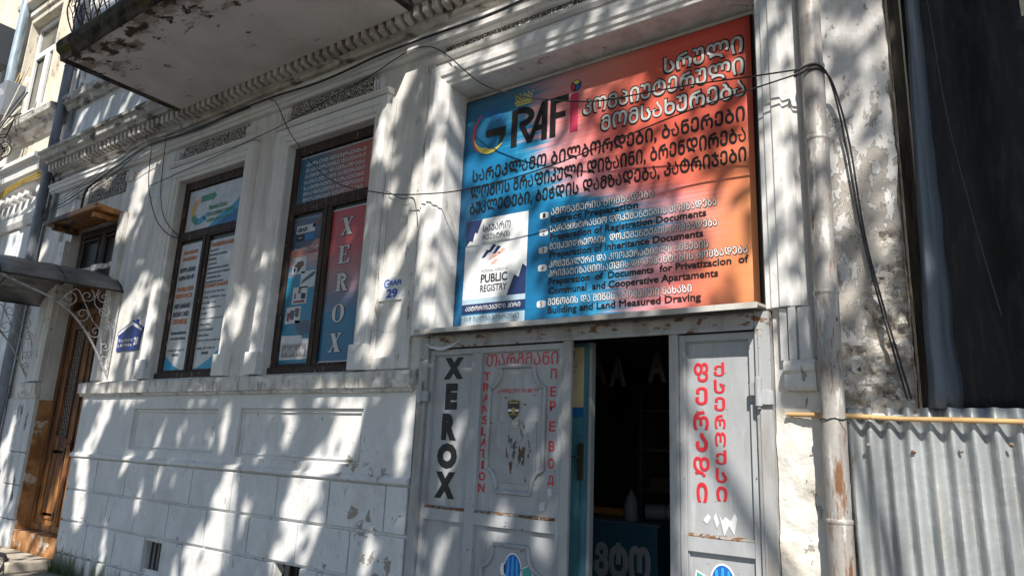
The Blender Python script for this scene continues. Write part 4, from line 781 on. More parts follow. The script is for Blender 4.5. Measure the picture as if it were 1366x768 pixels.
for dx, dz in ((-.03, -.045), (.02, -.03), (.07, -.005), (.0, -.09)): b.prism([(lx + dx - .025, lz + dz - .022), (lx + dx + .01, lz + dz - .022), (lx + dx + .055, lz + dz + .012), (lx + dx + .02, lz + dz + .022)], YB - .0034, YB - .0024)
b.build('registry_logo_pink', SALM, S)
b = MB(); b.text('ᲡᲐᲯᲐᲠᲝ', -3.62, 3.535, -3.325, 3.602, YB - .001, .01); b.text('ᲠᲔᲔᲡᲢᲠᲘᲡ', -3.62, 3.457, -3.325, 3.512, YB - .001, .01); b.text('ᲔᲠᲝᲕᲜᲣᲚᲘ ᲡᲐᲐᲒᲔᲜᲢᲝ', -3.62, 3.42, -3.325, 3.445, YB - .001, 0, res=2)
b.text('NATIONAL AGENCY of', -3.615, 3.165, -3.335, 3.19, YB - .001, 0, res=2); b.text('PUBLIC', -3.615, 3.072, -3.335, 3.15, YB - .001, .03); b.text('REGISTRY', -3.615, 2.992, -3.335, 3.055, YB - .001, .02); b.text('Ი/Მ ᲨᲐᲚᲕᲐ ᲙᲝᲮᲠᲔᲘᲫᲔ', -3.77, 2.745, -3.20, 2.785, YB - .001, 0); b.build('registry_lettering', ink('dark_print', (.03, .03, .05)), S)
b = MB(); b.text('ᲐᲕᲢᲝᲠᲘᲖᲔᲑᲣᲚᲘ ᲞᲘᲠᲘ', -3.765, 2.836, -3.19, 2.878, YB - .0022, .01); b.build('registry_white_lettering', WHT, S)

# ================================================================== POSTERS IN THE WINDOWS
YP = .098
def poster(name, label, x0, x1, z0, z1, mat, y=YP):
    g = thing(name, label, 'poster', ((x0 + x1) / 2, y, z0)); b = MB(); b.box(x0, x1, y - .001, y + .003, z0, z1); b.build('sheet', mat, g); return g
yt = YP - .0022
# --- first window
p = poster('poster', 'white poster with a curved multicolour arrow in the top light of the left window', -8.30, -7.09, 4.165, 4.715, PAPER)
def bent(c, r, a0, a1, w, mat, name, head=None):
    b = MB(); b.arc(c, r, r * 1.0, a0, a1, w, w, yt - .001, yt)
    if head: b.prism(head, yt - .001, yt)
    b.build(name, mat, p)
ac = (-8.02, 4.43)
bent(ac, .19, 95, 130, .085, SALM, 'arrow_segment'); bent(ac, .19, 131, 200, .085, ink('ochre_print', (.60, .42, .10)), 'arrow_segment'); bent(ac, .19, 201, 262, .085, GRN, 'arrow_segment'); bent(ac, .19, 263, 318, .085, CYAN, 'arrow_segment', [(-7.93, 4.33), (-7.83, 4.39), (-7.88, 4.26)])
b = MB(); b.prism([(-8.03, 4.535), (-7.77, 4.535), (-7.77, 4.51), (-7.69, 4.578), (-7.77, 4.645), (-7.77, 4.62), (-8.03, 4.62)], yt - .001, yt); b.build('green_arrow', GRN, p)
b = MB(); b.prism([(-7.80, 4.17), (-7.09, 4.17), (-7.09, 4.62), (-7.16, 4.52), (-7.27, 4.42), (-7.45, 4.35), (-7.62, 4.29)], yt - .0003, yt + .0004); b.build('blue_swoosh', CYAN, p)
b = MB(); b.prism([(-7.72, 4.17), (-7.09, 4.17), (-7.09, 4.38), (-7.25, 4.32), (-7.45, 4.25)], yt - .0009, yt - .0004); b.build('dark_swoosh', BLUE, p)
b = MB(); b.text('TRANSLATION', -7.83, 4.40, -7.45, 4.455, yt - .001, .05, res=2); b.text('DOCUMENT SERVICE', -7.83, 4.315, -7.27, 4.37, yt - .001, .05, res=2); b.text('COPY, SCAN, PRINT', -7.84, 4.23, -7.27, 4.285, yt - .001, .05, res=2); b.build('lettering', GRN, p)
p = poster('poster', 'narrow white text poster with orange headings in the left leaf of the left window', -8.32, -7.86, 2.43, 4.01, PAPER)
b = MB(); b.text('ᲗᲐᲠᲒᲛᲐᲜᲘ', -8.24, 3.87, -7.93, 3.925, yt, .06, res=2); b.text('ᲗᲐᲠᲯᲘᲛᲜᲐ', -8.24, 3.79, -7.93, 3.845, yt, .06, res=2); b.text('TRANSLATION', -8.27, 3.40, -7.91, 3.46, yt, .06, res=2); b.text('SERVICE', -8.27, 3.32, -7.91, 3.375, yt, .06, res=2); b.text('ПЕРЕВОД', -8.24, 2.985, -7.94, 3.06, yt, .06, res=2); b.build('orange_heading', ORNG, p)
b = MB()
for t, z in (('ᲧᲕᲔᲚᲐ ᲔᲜᲐᲖᲔ', 3.645), ('ᲡᲬᲠᲐᲤᲐᲓ', 3.545), ('EVERY LANGUAGE', 3.19), ('NOTARY DEED', 3.09)): b.text(t, -8.27, z, -7.93, z + .06, yt, .045, res=2)
for t, z in (('НОТАРИАЛЬНЫЙ ЗАВЕРЕНИЕ', 2.87), ('РУССКИЙ ПЕРЕВОД', 2.80)): b.text(t, -8.25, z, -7.92, z + .04, yt, .04, res=2)
b.text('(+995) 577 73 85 77', -8.26, 2.655, -7.91, 2.69, yt, .02, res=2); b.text('MARINE', -8.16, 2.605, -8.02, 2.64, yt, .02, res=2); b.build('dark_text', ink('dark_print', (.03, .03, .05)), p)
b = MB(); b.prism([(-8.318, 2.432), (-7.90, 2.432), (-8.0, 2.46), (-8.1, 2.50), (-8.2, 2.555), (-8.318, 2.63)], yt - .0005, yt); b.build('blue_corner', CYAN, p)
p = poster('poster', 'narrow white list poster with small dark lines in the right leaf of the left window', -7.69, -7.10, 2.43, 3.99, PAPER)
b = MB(); b.text('ᲓᲝᲙᲣᲛᲔᲜᲢᲘᲡ ᲗᲐᲠᲒᲛᲜᲐ', -7.64, 3.90, -7.16, 3.955, yt, .06, res=2); b.text('DOCUMENT TRANSLATION', -7.66, 3.40, -7.16, 3.445, yt, .06, res=2); b.build('orange_heading', ORNG, p)
b = MB(); wds = ['ᲞᲐᲡᲞᲝᲠᲢᲘ', 'ᲓᲐᲑᲐᲓᲔᲑᲘᲡ ᲛᲝᲬᲛᲝᲑᲐ', 'ᲓᲘᲞᲚᲝᲛᲘ', 'ᲐᲢᲔᲡᲢᲐᲢᲘ', 'ᲛᲘᲜᲓᲝᲑᲘᲚᲝᲑᲐ ᲓᲐ ᲪᲜᲝᲑᲐ', 'ᲙᲝᲜᲢᲠᲐᲥᲢᲘ ᲓᲐ ᲮᲔᲚᲨᲔᲙᲠᲣᲚᲔᲑᲐ', 'ᲡᲐᲥᲝᲠᲬᲘᲜᲝ ᲐᲥᲢᲘ', 'ᲡᲐᲑᲣᲗᲔᲑᲘ ᲓᲐ ᲪᲜᲝᲑᲐ']
for i, t in enumerate(wds): b.text(t, -7.655, 3.845 - i * .056, -7.655 + .021 * len(t), 3.845 - i * .056 + .024, yt, .03, res=1)
for i, t in enumerate(['passport and diploma', 'birth certificate copy', 'marriage form', 'legal contract text', 'notary', 'power of attorney and deed', 'school form', 'court document', 'bank letter', 'invoice and medical report']): b.text(t, -7.66, 3.33 - i * .064, -7.66 + .0205 * len(t), 3.33 - i * .064 + .028, yt, .03, res=1)
b.text('(+995) 577 73 85 77', -7.66, 2.655, -7.28, 2.69, yt, .02, res=2); b.text('MARINE', -7.54, 2.605, -7.40, 2.64, yt, .02, res=2); b.build('dark_text', ink('dark_print', (.03, .03, .05)), p)
b = MB(); b.prism([(-7.688, 2.432), (-7.102, 2.432), (-7.102, 2.72), (-7.2, 2.66), (-7.3, 2.59), (-7.42, 2.53), (-7.56, 2.47)], yt - .0005, yt); b.build('blue_corner', CYAN, p)
# --- second window
def grad(name, stops, axis=2, lo=0, hi=1, seed=0):
    m = bpy.data.materials.new(name); m.use_nodes = True; nt = m.node_tree; N = nt.nodes; b = N['Principled BSDF']; b.inputs['Roughness'].default_value = .35
    t = N.new('ShaderNodeTexCoord'); s_ = N.new('ShaderNodeSeparateXYZ'); nt.links.new(t.outputs['Object'], s_.inputs[0])
    mp = N.new('ShaderNodeMapping'); mp.inputs['Scale'].default_value = (1.3, 1, 22) if axis == 2 else (2, 1, 26); mp.inputs['Location'].default_value = (seed, 0, seed); nt.links.new(t.outputs['Object'], mp.inputs[0])
    nz = N.new('ShaderNodeTexNoise'); nz.inputs['Scale'].default_value = 1; nz.inputs['Detail'].default_value = 4; nt.links.new(mp.outputs[0], nz.inputs['Vector'])
    mr = N.new('ShaderNodeMapRange'); mr.inputs['From Min'].default_value = lo; mr.inputs['From Max'].default_value = hi; nt.links.new(s_.outputs[axis], mr.inputs['Value'])
    ma = N.new('ShaderNodeMath'); ma.operation = 'MULTIPLY_ADD'; nt.links.new(nz.outputs['Fac'], ma.inputs[0]); ma.inputs[1].default_value = .3; 
    mb = N.new('ShaderNodeMath'); mb.operation = 'SUBTRACT'; nt.links.new(mr.outputs[0], mb.inputs[0]); mb.inputs[1].default_value = .15; nt.links.new(mb.outputs[0], ma.inputs[2])
    r = N.new('ShaderNodeValToRGB'); e = r.color_ramp.elements; e[0].position = stops[0][0]; e[0].color = (*stops[0][1], 1); e[1].position = stops[-1][0]; e[1].color = (*stops[-1][1], 1)
    for q, c in stops[1:-1]: k = e.new(q); k.color = (*c, 1)
    nt.links.new(ma.outputs[0], r.inputs[0]); nt.links.new(r.outputs[0], b.inputs['Base Color']); return m
p = poster('poster', 'blue to red poster of white text lines in the top light of right window', -6.115, -4.955, 4.15, 4.70, grad('transom_print', [(0, (.015, .11, .20)), (.3, (.05, .12, .19)), (.55, (.26, .13, .13)), (.8, (.38, .09, .07)), (1, (.44, .13, .07))], 0, -.58, .58))
b = MB()
for i, t in enumerate(['ᲑᲠᲔᲜᲓᲘᲠᲔᲑᲐ', 'ᲛᲐᲘᲡᲣᲠᲔᲑᲖᲔ ᲭᲘᲥᲔᲑᲖᲔ', 'ᲑᲔᲭᲓᲘᲡ ᲓᲐᲛᲖᲐᲓᲔᲑᲐ', 'ᲡᲐᲠᲔᲙᲚᲐᲛᲝ ᲑᲐᲜᲔᲠᲔᲑᲘ', 'ᲡᲐᲕᲘᲖᲘᲢᲝ ᲑᲐᲠᲐᲗᲔᲑᲘ', 'ᲒᲠᲐᲤᲘᲙᲣᲚᲘ ᲚᲝᲒᲝᲔᲑᲘ', 'ᲤᲚᲐᲔᲠᲔᲑᲘ ᲑᲣᲙᲚᲔᲢᲔᲑᲘ']):
    z = 4.592 - i * .068; b.text(t, -6.02, z, -5.09, z + .046, yt, .02, res=2)
b.build('lettering', GREY, p)
b = MB(); b.ring(-6.125, -4.945, 4.14, 4.71, .014, YP - .004, YP - .0012); b.build('white_margin', PAPER, p)
p = poster('poster', 'collage poster of printed goods photos in the left leaf of the right window', -6.115, -5.64, 2.445, 4.01, grad('collage_print', [(0, (.015, .16, .30)), (.60, (.02, .20, .34)), (.70, (.45, .26, .26)), (.76, (.50, .14, .08)), (.79, (.03, .045, .09)), (.92, (.05, .06, .11)), (1, (.13, .15, .20))], 2, 0, 1.57, 5))
def sq(q, mat, name='photo_square', y=yt): b = MB(); b.prism(q, y - .0006, y); return b.build(name, mat, p)
sq([(-6.055, 3.83), (-5.76, 3.83), (-5.76, 3.915), (-6.055, 3.915)], PAPER, 'label'); sq([(-6.05, 3.745), (-5.92, 3.745), (-5.92, 3.815), (-6.05, 3.815)], BLK, 'label'); sq([(-5.905, 3.75), (-5.76, 3.75), (-5.76, 3.815), (-5.905, 3.815)], BLUE, 'label')
sq([(-5.79, 3.87), (-5.64, 3.94), (-5.64, 3.99), (-5.72, 3.965), (-5.80, 3.90)], ink('finger_brown', (.18, .09, .07)), 'hand_print'); sq([(-5.80, 3.70), (-5.64, 3.62), (-5.64, 3.73), (-5.72, 3.74)], ink('finger_pink', (.36, .19, .16)), 'hand_print')
b = MB(); b.text('GRAFI', -6.04, 3.845, -5.88, 3.895, yt - .0008, .05, res=2); b.build('lettering', BLK, p)
b = MB(); b.text('Print Office "Grafi"', -6.05, 3.635, -5.67, 3.67, yt - .0008, .02, res=2); b.text('logo', -6.02, 3.77, -5.95, 3.795, yt - .0008, .02, res=1); b.build('white_lettering', GREY, p)
sq([(-6.055, 3.385), (-5.84, 3.385), (-5.84, 3.565), (-6.055, 3.565)], PAPER); sq([(-5.90, 3.225), (-5.66, 3.225), (-5.66, 3.405), (-5.90, 3.405)], PAPER); sq([(-6.0, 3.06), (-5.77, 3.06), (-5.77, 3.24), (-6.0, 3.24)], PAPER); sq([(-6.075, 2.86), (-5.84, 2.86), (-5.84, 3.035), (-6.075, 3.035)], PAPER)
y2 = yt - .001
sq([(-6.03, 3.47), (-5.97, 3.52), (-5.89, 3.52), (-5.865, 3.475), (-5.93, 3.44)], BROWN, 'goods_print', y2); sq([(-5.885, 3.27), (-5.70, 3.34), (-5.67, 3.37), (-5.69, 3.395), (-5.87, 3.31)], SLATE, 'goods_print', y2); sq([(-6.03, 3.41), (-6.005, 3.41), (-5.99, 3.45), (-6.03, 3.45)], BLK, 'goods_print', y2); sq([(-5.97, 3.40), (-5.95, 3.40), (-5.92, 3.45), (-5.965, 3.45)], BLK, 'goods_print', y2)
for q, mt_ in (([(-5.91, 3.17), (-5.875, 3.17), (-5.875, 3.225), (-5.91, 3.225)], BROWN), ([(-5.97, 3.12), (-5.945, 3.12), (-5.945, 3.175), (-5.97, 3.175)], SLATE), ([(-5.86, 3.11), (-5.79, 3.11), (-5.79, 3.165), (-5.86, 3.175)], BLK), ([(-5.98, 3.075), (-5.79, 3.07), (-5.80, 3.10), (-5.97, 3.095)], MAROON), ([(-6.055, 2.90), (-6.02, 2.875), (-6.0, 2.97), (-6.05, 2.98)], MAROON), ([(-6.0, 2.90), (-5.94, 2.90), (-5.93, 3.0), (-6.01, 3.0)], SLATE), ([(-5.92, 2.93), (-5.87, 2.92), (-5.855, 3.01), (-5.93, 3.02)], BROWN)): sq(q, mt_, 'goods_print', y2)
sq([(-5.92, 2.89), (-5.69, 2.88), (-5.68, 2.74), (-5.79, 2.725), (-5.87, 2.78)], SLATE, 'goods_print', yt)
sq([(-6.10, 2.485), (-5.655, 2.485), (-5.66, 2.69), (-5.775, 2.695), (-5.775, 2.73), (-6.10, 2.735)], GREY, 'relief_photo')
sq([(-6.07, 2.51), (-5.69, 2.51), (-5.69, 2.65), (-6.07, 2.65)], ink('relief_print', (.26, .24, .25)), 'relief_print', y2)
b = MB()
for k in range(9):
    b.ell((-6.03 + k * .0375, 2.57 + .02 * math.sin(k * 2.1)), .016, .035, y2 - .0012, y2 - .0008, 10)
b.box(-6.07, -5.69, y2 - .0012, y2 - .0008, 2.635, 2.648); b.build('relief_print', ink('relief_light', (.46, .44, .44)), p)
p = poster('poster', 'tall red to blue poster with big serif capitals in right leaf of right window', -5.50, -4.975, 2.445, 4.00, grad('xerox_print', [(0, (.012, .12, .26)), (.28, (.02, .15, .28)), (.42, (.16, .14, .21)), (.55, (.32, .17, .18)), (.75, (.44, .08, .08)), (1, (.46, .06, .06))], 2, 0, 1.55, 9))
b = MB(); b.ring(-5.505, -4.970, 2.438, 4.007, .012, YP - .004, YP - .0012); b.build('white_margin', PAPER, p)
def serif(b, ch, cx, z0, h, k=0.0, y=yt):
    w = .175; x0, x1 = cx - w / 2, cx + w / 2; z1 = z0 + h; t = .014 + k; yy = [0]
    def P(q): b.prism(q, y - .0005 - yy[0] * .00025, y - yy[0] * .00025); yy[0] += 1
    bx = lambda a, c, d, e: P([(a - k, d - k), (c + k, d - k), (c + k, e + k), (a - k, e + k)])
    if ch == 'X':
        P([(x0 + .018 - k, z1), (x0 + .075 + k, z1), (x1 - .012 + k, z0), (x1 - .072 - k, z0)]); P([(x1 - .028 - k, z1), (x1 - .008 + k, z1), (x0 + .032 + k, z0), (x0 + .012 - k, z0)])
        for a, c, z in ((x0, x0 + .09, z1 - .012), (x1 - .062, x1 + .005, z1 - .012), (x0, x0 + .06, z0), (x1 - .09, x1 + .005, z0)): bx(a, c, z, z + .012)
    elif ch == 'E':
        bx(x0 + .03, x0 + .075, z0, z1); bx(x0, x1 - .015, z0, z0 + .013); bx(x0, x1 - .02, z1 - .013, z1); bx(x0 + .075, x1 - .05, z0 + h * .5 - .006, z0 + h * .5 + .006)
        P([(x1 - .05, z0), (x1 - .005 + k, z0), (x1 + .005 + k, z0 + .055 + k), (x1 - .003, z0 + .055 + k)]); P([(x1 - .055, z1), (x1 - .015 + k, z1), (x1 - .012 + k, z1 - .05 - k), (x1 - .02, z1 - .05 - k)]); P([(x1 - .055, z0 + h * .5 - .028 - k), (x1 - .047 + k, z0 + h * .5 - .028 - k), (x1 - .047 + k, z0 + h * .5 + .028 + k), (x1 - .055, z0 + h * .5 + .028 + k)])
    elif ch == 'R':
        bx(x0 + .03, x0 + .075, z0, z1); bx(x0, x0 + .10, z0, z0 + .012); bx(x0, x0 + .11, z1 - .012, z1)
        b.arc((x0 + .085, z1 - h * .26), .075 + k, h * .26 + k, 90, -90, .018 + k, .038 + k, y - .0018, y - .0016); b.arc((x0 + .085, z1 - h * .26), .075 + k, h * .26 + k, -88, 88, .022 + k, .036 + k, y - .0021, y - .0019); bx(x0 + .07, x0 + .10, z0 + h * .47, z0 + h * .5)
        P([(x0 + .082 - k, z0 + h * .48), (x0 + .128 + k, z0 + h * .48), (x1 + .008 + k, z0), (x1 - .05 - k, z0)]); bx(x1 - .04, x1 + .015, z0, z0 + .012)
    elif ch == 'O':
        n = 30
        for i in range(n):
            a, c = 2 * PI * i / n, 2 * PI * (i + 1) / n; wi = lambda q: .018 + .034 * abs(math.cos(q)) + k * 2
            o = lambda q: (cx + (w / 2 + k) * math.cos(q), z0 + h / 2 + (h / 2 + k) * math.sin(q)); n_ = lambda q: (cx + (w / 2 + k - wi(q)) * math.cos(q), z0 + h / 2 + (h / 2 + k - .012 - k * 2) * math.sin(q)); b.prism([o(a), o(c), n_(c), n_(a)], y - .0005, y)
for ch, z0, cx in zip('XEROX', (3.715, 3.42, 3.135, 2.825, 2.535), (-5.26, -5.265, -5.265, -5.265, -5.27)):
    bo_ = MB(); bi_ = MB(); serif(bo_, ch, cx, z0, .185, .006, yt); serif(bi_, ch, cx, z0, .185, 0, yt - .0024); q_ = bo_.build('letter_outline', BLK, p); bi_.build('big_letter', ink('serif_grey', (.60, .60, .60)), q_)

# ================================================================== PLATES ON THE WALL
p = thing('house_number_plate', 'white house number plate 29 on the plaster between right window and banner', 'sign', (-4.43, -.004, 2.95))
b = MB(); b.box(-4.645, -4.235, -.016, -.003, 2.95, 3.165); b.build('plate', ink('enamel_white', (.78, .78, .77), .35), p, bevel=.003)
b = MB(); b.text('29', -4.51, 2.972, -4.37, 3.058, -.0175, .04); b.build('number', BBLUE, p)
b = MB(); b.text('RAFi', -4.475, 3.085, -4.335, 3.135, -.0175, .035); b.arc((-4.51, 3.108), .038, .040, 40, 330, .012, .012, -.0185, -.0165); b.box(-4.515, -4.474, -.0185, -.0165, 3.10, 3.112); b.build('lettering', BBLUE, p)
p = thing('street_sign', 'blue house shaped street name sign 28 beside the left window', 'sign', (-9.0, -.004, 2.70))
b = MB(); b.prism([(-9.30, 2.70), (-8.75, 2.70), (-8.75, 2.94), (-8.72, 2.93), (-8.72, 2.98), (-8.86, 3.04), (-8.86, 3.095), (-8.92, 3.095), (-8.92, 3.065), (-8.99, 3.09), (-9.33, 2.95), (-9.33, 2.90), (-9.30, 2.905)], -.016, -.003); b.build('plate', ink('enamel_blue', (.015, .035, .22), .35), p)
b = MB(); b.prism([(-9.31, 2.905), (-9.31, 2.938), (-8.99, 3.072), (-8.74, 2.968), (-8.74, 2.937), (-8.99, 3.03)], -.0185, -.0165); b.build('roof_band', ink('enamel_white', (.78, .78, .77)), p)
b = MB(); b.text('Ლ. ᲐᲡᲐᲗᲘᲐᲜᲘᲡ Ქ.', -9.27, 2.815, -8.92, 2.855, -.0175, .03, res=2); b.text('L. ASATIANI st.', -9.27, 2.755, -8.92, 2.795, -.0175, .03, res=2); b.text('28', -8.89, 2.765, -8.78, 2.865, -.0175, .04, res=2); b.build('lettering', WHT, p)

# ================================================================== DRAINPIPES
def pipe(name, label, x, y, r, segs, mat, n=20, clamps=(), bend=None):
    g = thing(name, label, 'drainpipe', (x, y, min(s_[0] for s_ in segs)))
    for (z0, z1) in segs:
        b = MB(); m = 6; pts = [(x + .003 * noise.noise(Vector((z0 + k, 2, 1))), y, z0 + (z1 - z0) * k / m) for k in range(m + 1)]; b.tube(pts, [r * (1 + .05 * (k / m)) * (1 + .012 * noise.noise(Vector((k * 1.7, z0, 3)))) for k in range(m + 1)], n); b.build('pipe_section', mat, g, smooth=True)
    for z in clamps:
        b = MB(); b.tube([(x, y, z - .014), (x, y, z - .008), (x, y, z + .008), (x, y, z + .014)], [r * 1.05, r * 1.12, r * 1.12, r * 1.05], n); b.box(x - .012, x + .012, y, .0, z - .008, z + .008); b.build('clamp', mat, g, smooth=True)
    return g
pr = pipe('drainpipe', 'pale galvanised drainpipe streaked with rust, right of the shopfront', -.80, -.135, .063, [(0.02, 1.395), (1.385, 1.945), (1.935, 2.655), (2.645, 3.615), (3.605, 4.11), (4.10, 5.7)], pipe_m, clamps=(1.39, 2.65, 3.61, 4.10))
b = MB(); b.tube([(-.80 + .069 * math.cos(a * PI / 10), -.135 + .069 * math.sin(a * PI / 10), 1.93 + .006 * math.sin(a * 1.7)) for a in range(21)], .004, 5); b.tube([(-.77, -.19, 1.93), (-.73, -.21, 1.925), (-.70, -.20, 1.915)], .003, 5); b.tube([(-.83, -.19, 1.93), (-.86, -.2, 1.935)], .003, 5); b.build('tie_wire', iron_black, pr)
pipe('drainpipe', 'dark grey drainpipe between the shop building and the beige house', -12.33, -.12, .068, [(0.02, 2.3), (2.29, 4.95), (4.94, 6.3), (6.29, 9.6)], pipe_dark_m, clamps=(2.3, 4.95, 6.3, 7.6))
b = MB(); b.tube([(-12.05, -.04, 4.9), (-12.05, -.04, 9.0)], .028, 10); tag(b.build('conduit', pipe_dark_m, smooth=True), 'thin grey conduit running beside the dark grey drainpipe', 'pipe')
g = pipe('drainpipe', 'pale blue drainpipe high on the beige house', -14.75, -.20, .075, [(7.95, 9.0), (8.99, 11)], pipe_blue_m)
b = MB(); b.tube([(-14.75, -.2, 7.97), (-14.75, -.2, 7.85), (-14.78, -.28, 7.68)], .082, 14); b.build('elbow', pipe_dark_m, g, smooth=True)

# ================================================================== DOOR CANOPY
K = thing('door_canopy', 'arched sheet metal canopy on scrolled white iron brackets over the old wooden door', 'canopy', (-10.6, 0, 3.4))
half = [(-1.20, 3.50), (-1.13, 3.585), (-1.0, 3.67), (-.84, 3.745), (-.66, 3.80), (-.45, 3.84), (-.22, 3.862), (0, 3.87)]
arcp = [(-10.60 + x, z) for x, z in half] + [(-10.60 - x, z) for x, z in half[-2::-1]]
b = MB(); ny = 10
for i in range(len(arcp) - 1):
    for k in range(ny):
        q = lambda a, c: (arcp[a][0] + .012 * noise.noise(Vector((a * .7, c * .6, 3))), -.0 - 1.40 * c / ny, arcp[a][1] - .05 * c / ny + .016 * noise.noise(Vector((a * .8, c * .7, 9))))
        b.quad(q(i, k), q(i + 1, k), q(i + 1, k + 1), q(i, k + 1))
o = b.build('sheet', canopy_m, K, smooth=True, weld=True); md = o.modifiers.new('thick', 'SOLIDIFY'); md.thickness = .006
b = MB()
for x in (-9.40, -11.80): b.tube([(x, 0, 3.495), (x, -1.41, 3.445)], .011, 8)
b.tube([(x, -1.40, z - .055) for x, z in arcp], .011, 8); b.tube([(x, -.7, z - .03) for x, z in arcp], .009, 6); b.tube([(x, -.02, z - .006) for x, z in arcp], .009, 6)
b.tube([(-11.8, -1.40, 3.445), (-9.4, -1.40, 3.445)], .009, 6); b.build('rib', iron_black, K, smooth=True)
for x, nm in ((-9.42, 'bracket'), (-11.78, 'bracket')):
    b = MB(); arcb = spline([(x, -.03, 2.40), (x, -.19, 2.67), (x, -.365, 2.91), (x, -.56, 3.105), (x, -.77, 3.235), (x, -.95, 3.30), (x, -1.2, 3.37), (x, -1.39, 3.43)], 6); b.tube(arcb, .014, 8); b.tube([(x, -.02, 2.36), (x, -.02, 3.5)], .010, 6)
    bo = b.build(nm, iron_white, K, smooth=True)
    s_ = MB()
    def cur(y, z, r, sgn, ph, turns=1.35):
        pts = []
        for i in range(26):
            t = i / 25; a = ph + sgn * t * turns * 2 * PI; q_ = r * (1 - .8 * t); pts.append((x, y + q_ * math.cos(a), z + q_ * math.sin(a)))
        s_.tube(pts, .0055, 6); return pts[0]
    for y, z, r, sg, ph in ((-.62, 3.30, .105, 1, 3.6), (-.42, 3.36, .09, -1, 1.2), (-.44, 3.12, .10, 1, 3.4), (-.22, 3.38, .085, 1, 2.2), (-.20, 3.20, .085, -1, 1.5), (-.25, 2.93, .085, 1, 3.3), (-.11, 2.76, .07, -1, 1.0), (-.13, 3.02, .07, 1, .2), (-.10, 2.60, .055, 1, 3.2)): cur(y, z, r, sg, ph)
    s_.tube(spline([(x, -.70, 3.27), (x, -.56, 3.42), (x, -.44, 3.27), (x, -.30, 3.05), (x, -.22, 2.98), (x, -.16, 2.80), (x, -.14, 2.66)], 6), .006, 6); s_.tube(spline([(x, -.30, 3.47), (x, -.32, 3.28), (x, -.14, 3.12), (x, -.05, 2.86), (x, -.04, 2.6)], 6), .006, 6)
    s_.build('scroll', iron_white, bo, smooth=True)
b = MB()
for k in range(14): x = -11.75 + k * .17; b.box(x, x + .155, -.045, -.003, 3.88 + .008 * math.sin(k * 3), 3.955 + .015 * math.sin(k * 1.7)) if abs(x + 10.6) < .75 else None
b.build('flashing', sill_m, K, bevel=.006)
# wooden rain board over the transom
b = MB(); b.add([(-11.25, -.42, 4.575), (-9.80, -.36, 4.625), (-9.80, 0.0, 4.605), (-11.25, 0.0, 4.565), (-11.25, -.42, 4.635), (-9.80, -.36, 4.70), (-9.80, 0, 4.68), (-11.25, 0, 4.625)], [(0, 1, 2, 3), (4, 7, 6, 5), (0, 4, 5, 1), (1, 5, 6, 2), (2, 6, 7, 3), (3, 7, 4, 0)])
b2 = thing('rain_board', 'orange varnished wooden rain board over the transom window', 'board', (-9.8, -.2, 4.57)); b.build('board', wood_board, b2, bevel=.006)
b = MB(); b.box(-11.1, -11.02, -.36, -.01, 4.50, 4.565); b.box(-9.98, -9.90, -.32, -.01, 4.53, 4.60); b.build('batten', wood_board, b2, bevel=.004)

# ================================================================== RIGHT EDGE: FENCE, POLE, SHEET, TARPAULIN
b = MB(); nx, nz = 300, 24
for i in range(nx):
    for k in range(nz):
        def q(a, c):
            x = -.765 + 2.6 * a / nx; z = 2.005 * c / nz; dn_ = 1.6 * noise.noise(Vector((x * 4, z * 4, 4))); dz = .012 * noise.noise(Vector((x * 9, 1, 1))) if c == nz else 0
            return (x,   .002 + .029 * math.sin((x + .05 * z * .35) * 2 * PI / .097) * (1 - .35 * max(0, dn_)) + .008 * dn_, z + dz)
        b.quad(q(i, k), q(i + 1, k), q(i + 1, k + 1), q(i, k + 1))
fg = thing('corrugated_fence', 'sunlit corrugated galvanised sheet fence right of the rusty drainpipe', 'fence', (.5, 0, 0)); o = b.build('corrugated_sheet', zinc_m, fg, smooth=True, weld=True); md = o.modifiers.new('thick', 'SOLIDIFY'); md.thickness = .0015
for k in range(9):
    x = -.65 + k * .216; b = MB(); z = 1.80 + .03 * math.sin(k * 5); b.tube([(x, -.034, z), (x, -.028, z), (x, -.02, z)], [.006, .011, .012], 8); b.build('nail', bead_rust_m, fg)
b = MB(); b.tube([(-1.07 + .3 * k, -.052 + .004 * math.sin(k), 1.963 - .0085 * k + .004 * math.sin(k * 2.2)) for k in range(10)], [.0135 + (.0014 if k % 2 else 0) for k in range(10)], 12)
po_ = thing('bamboo_pole', 'thin yellow bamboo pole tied across the top of the corrugated fence', 'pole', (-.3, -.034, 1.94)); b.build('cane', bamboo_m, po_, smooth=True)
b = MB()
for x in (-.24, .06, -.62, .5): z = 1.963 - .0085 * (x + 1.07) / .3; b.tube([(x - .004, -.052, z), (x + .004, -.052, z)], .0165, 12)
b.build('node_ring', bamboo_m, po_, smooth=True)
b = MB(); b.box(-.385, -.325, .10, .16, 0, 6); tag(b.build('timber_post', timber_m, bevel=.006), 'old grey timber post in the dark gap beside the plaster wall', 'post')
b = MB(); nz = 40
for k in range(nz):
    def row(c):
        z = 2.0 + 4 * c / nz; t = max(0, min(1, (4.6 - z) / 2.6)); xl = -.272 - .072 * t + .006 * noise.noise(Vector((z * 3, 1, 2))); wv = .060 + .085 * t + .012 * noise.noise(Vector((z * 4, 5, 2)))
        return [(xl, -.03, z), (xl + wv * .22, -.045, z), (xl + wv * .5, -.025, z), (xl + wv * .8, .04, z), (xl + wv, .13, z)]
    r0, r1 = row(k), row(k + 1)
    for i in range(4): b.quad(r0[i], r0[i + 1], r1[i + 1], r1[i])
o = b.build('sheet_strip', strip_m, smooth=True, weld=True); md = o.modifiers.new('thick', 'SOLIDIFY'); md.thickness = .003; tag(o, 'curled sheet metal edge with sky light painted in blue grey beside the black tarpaulin', 'sheet')
b = MB(); nx, nz = 46, 44
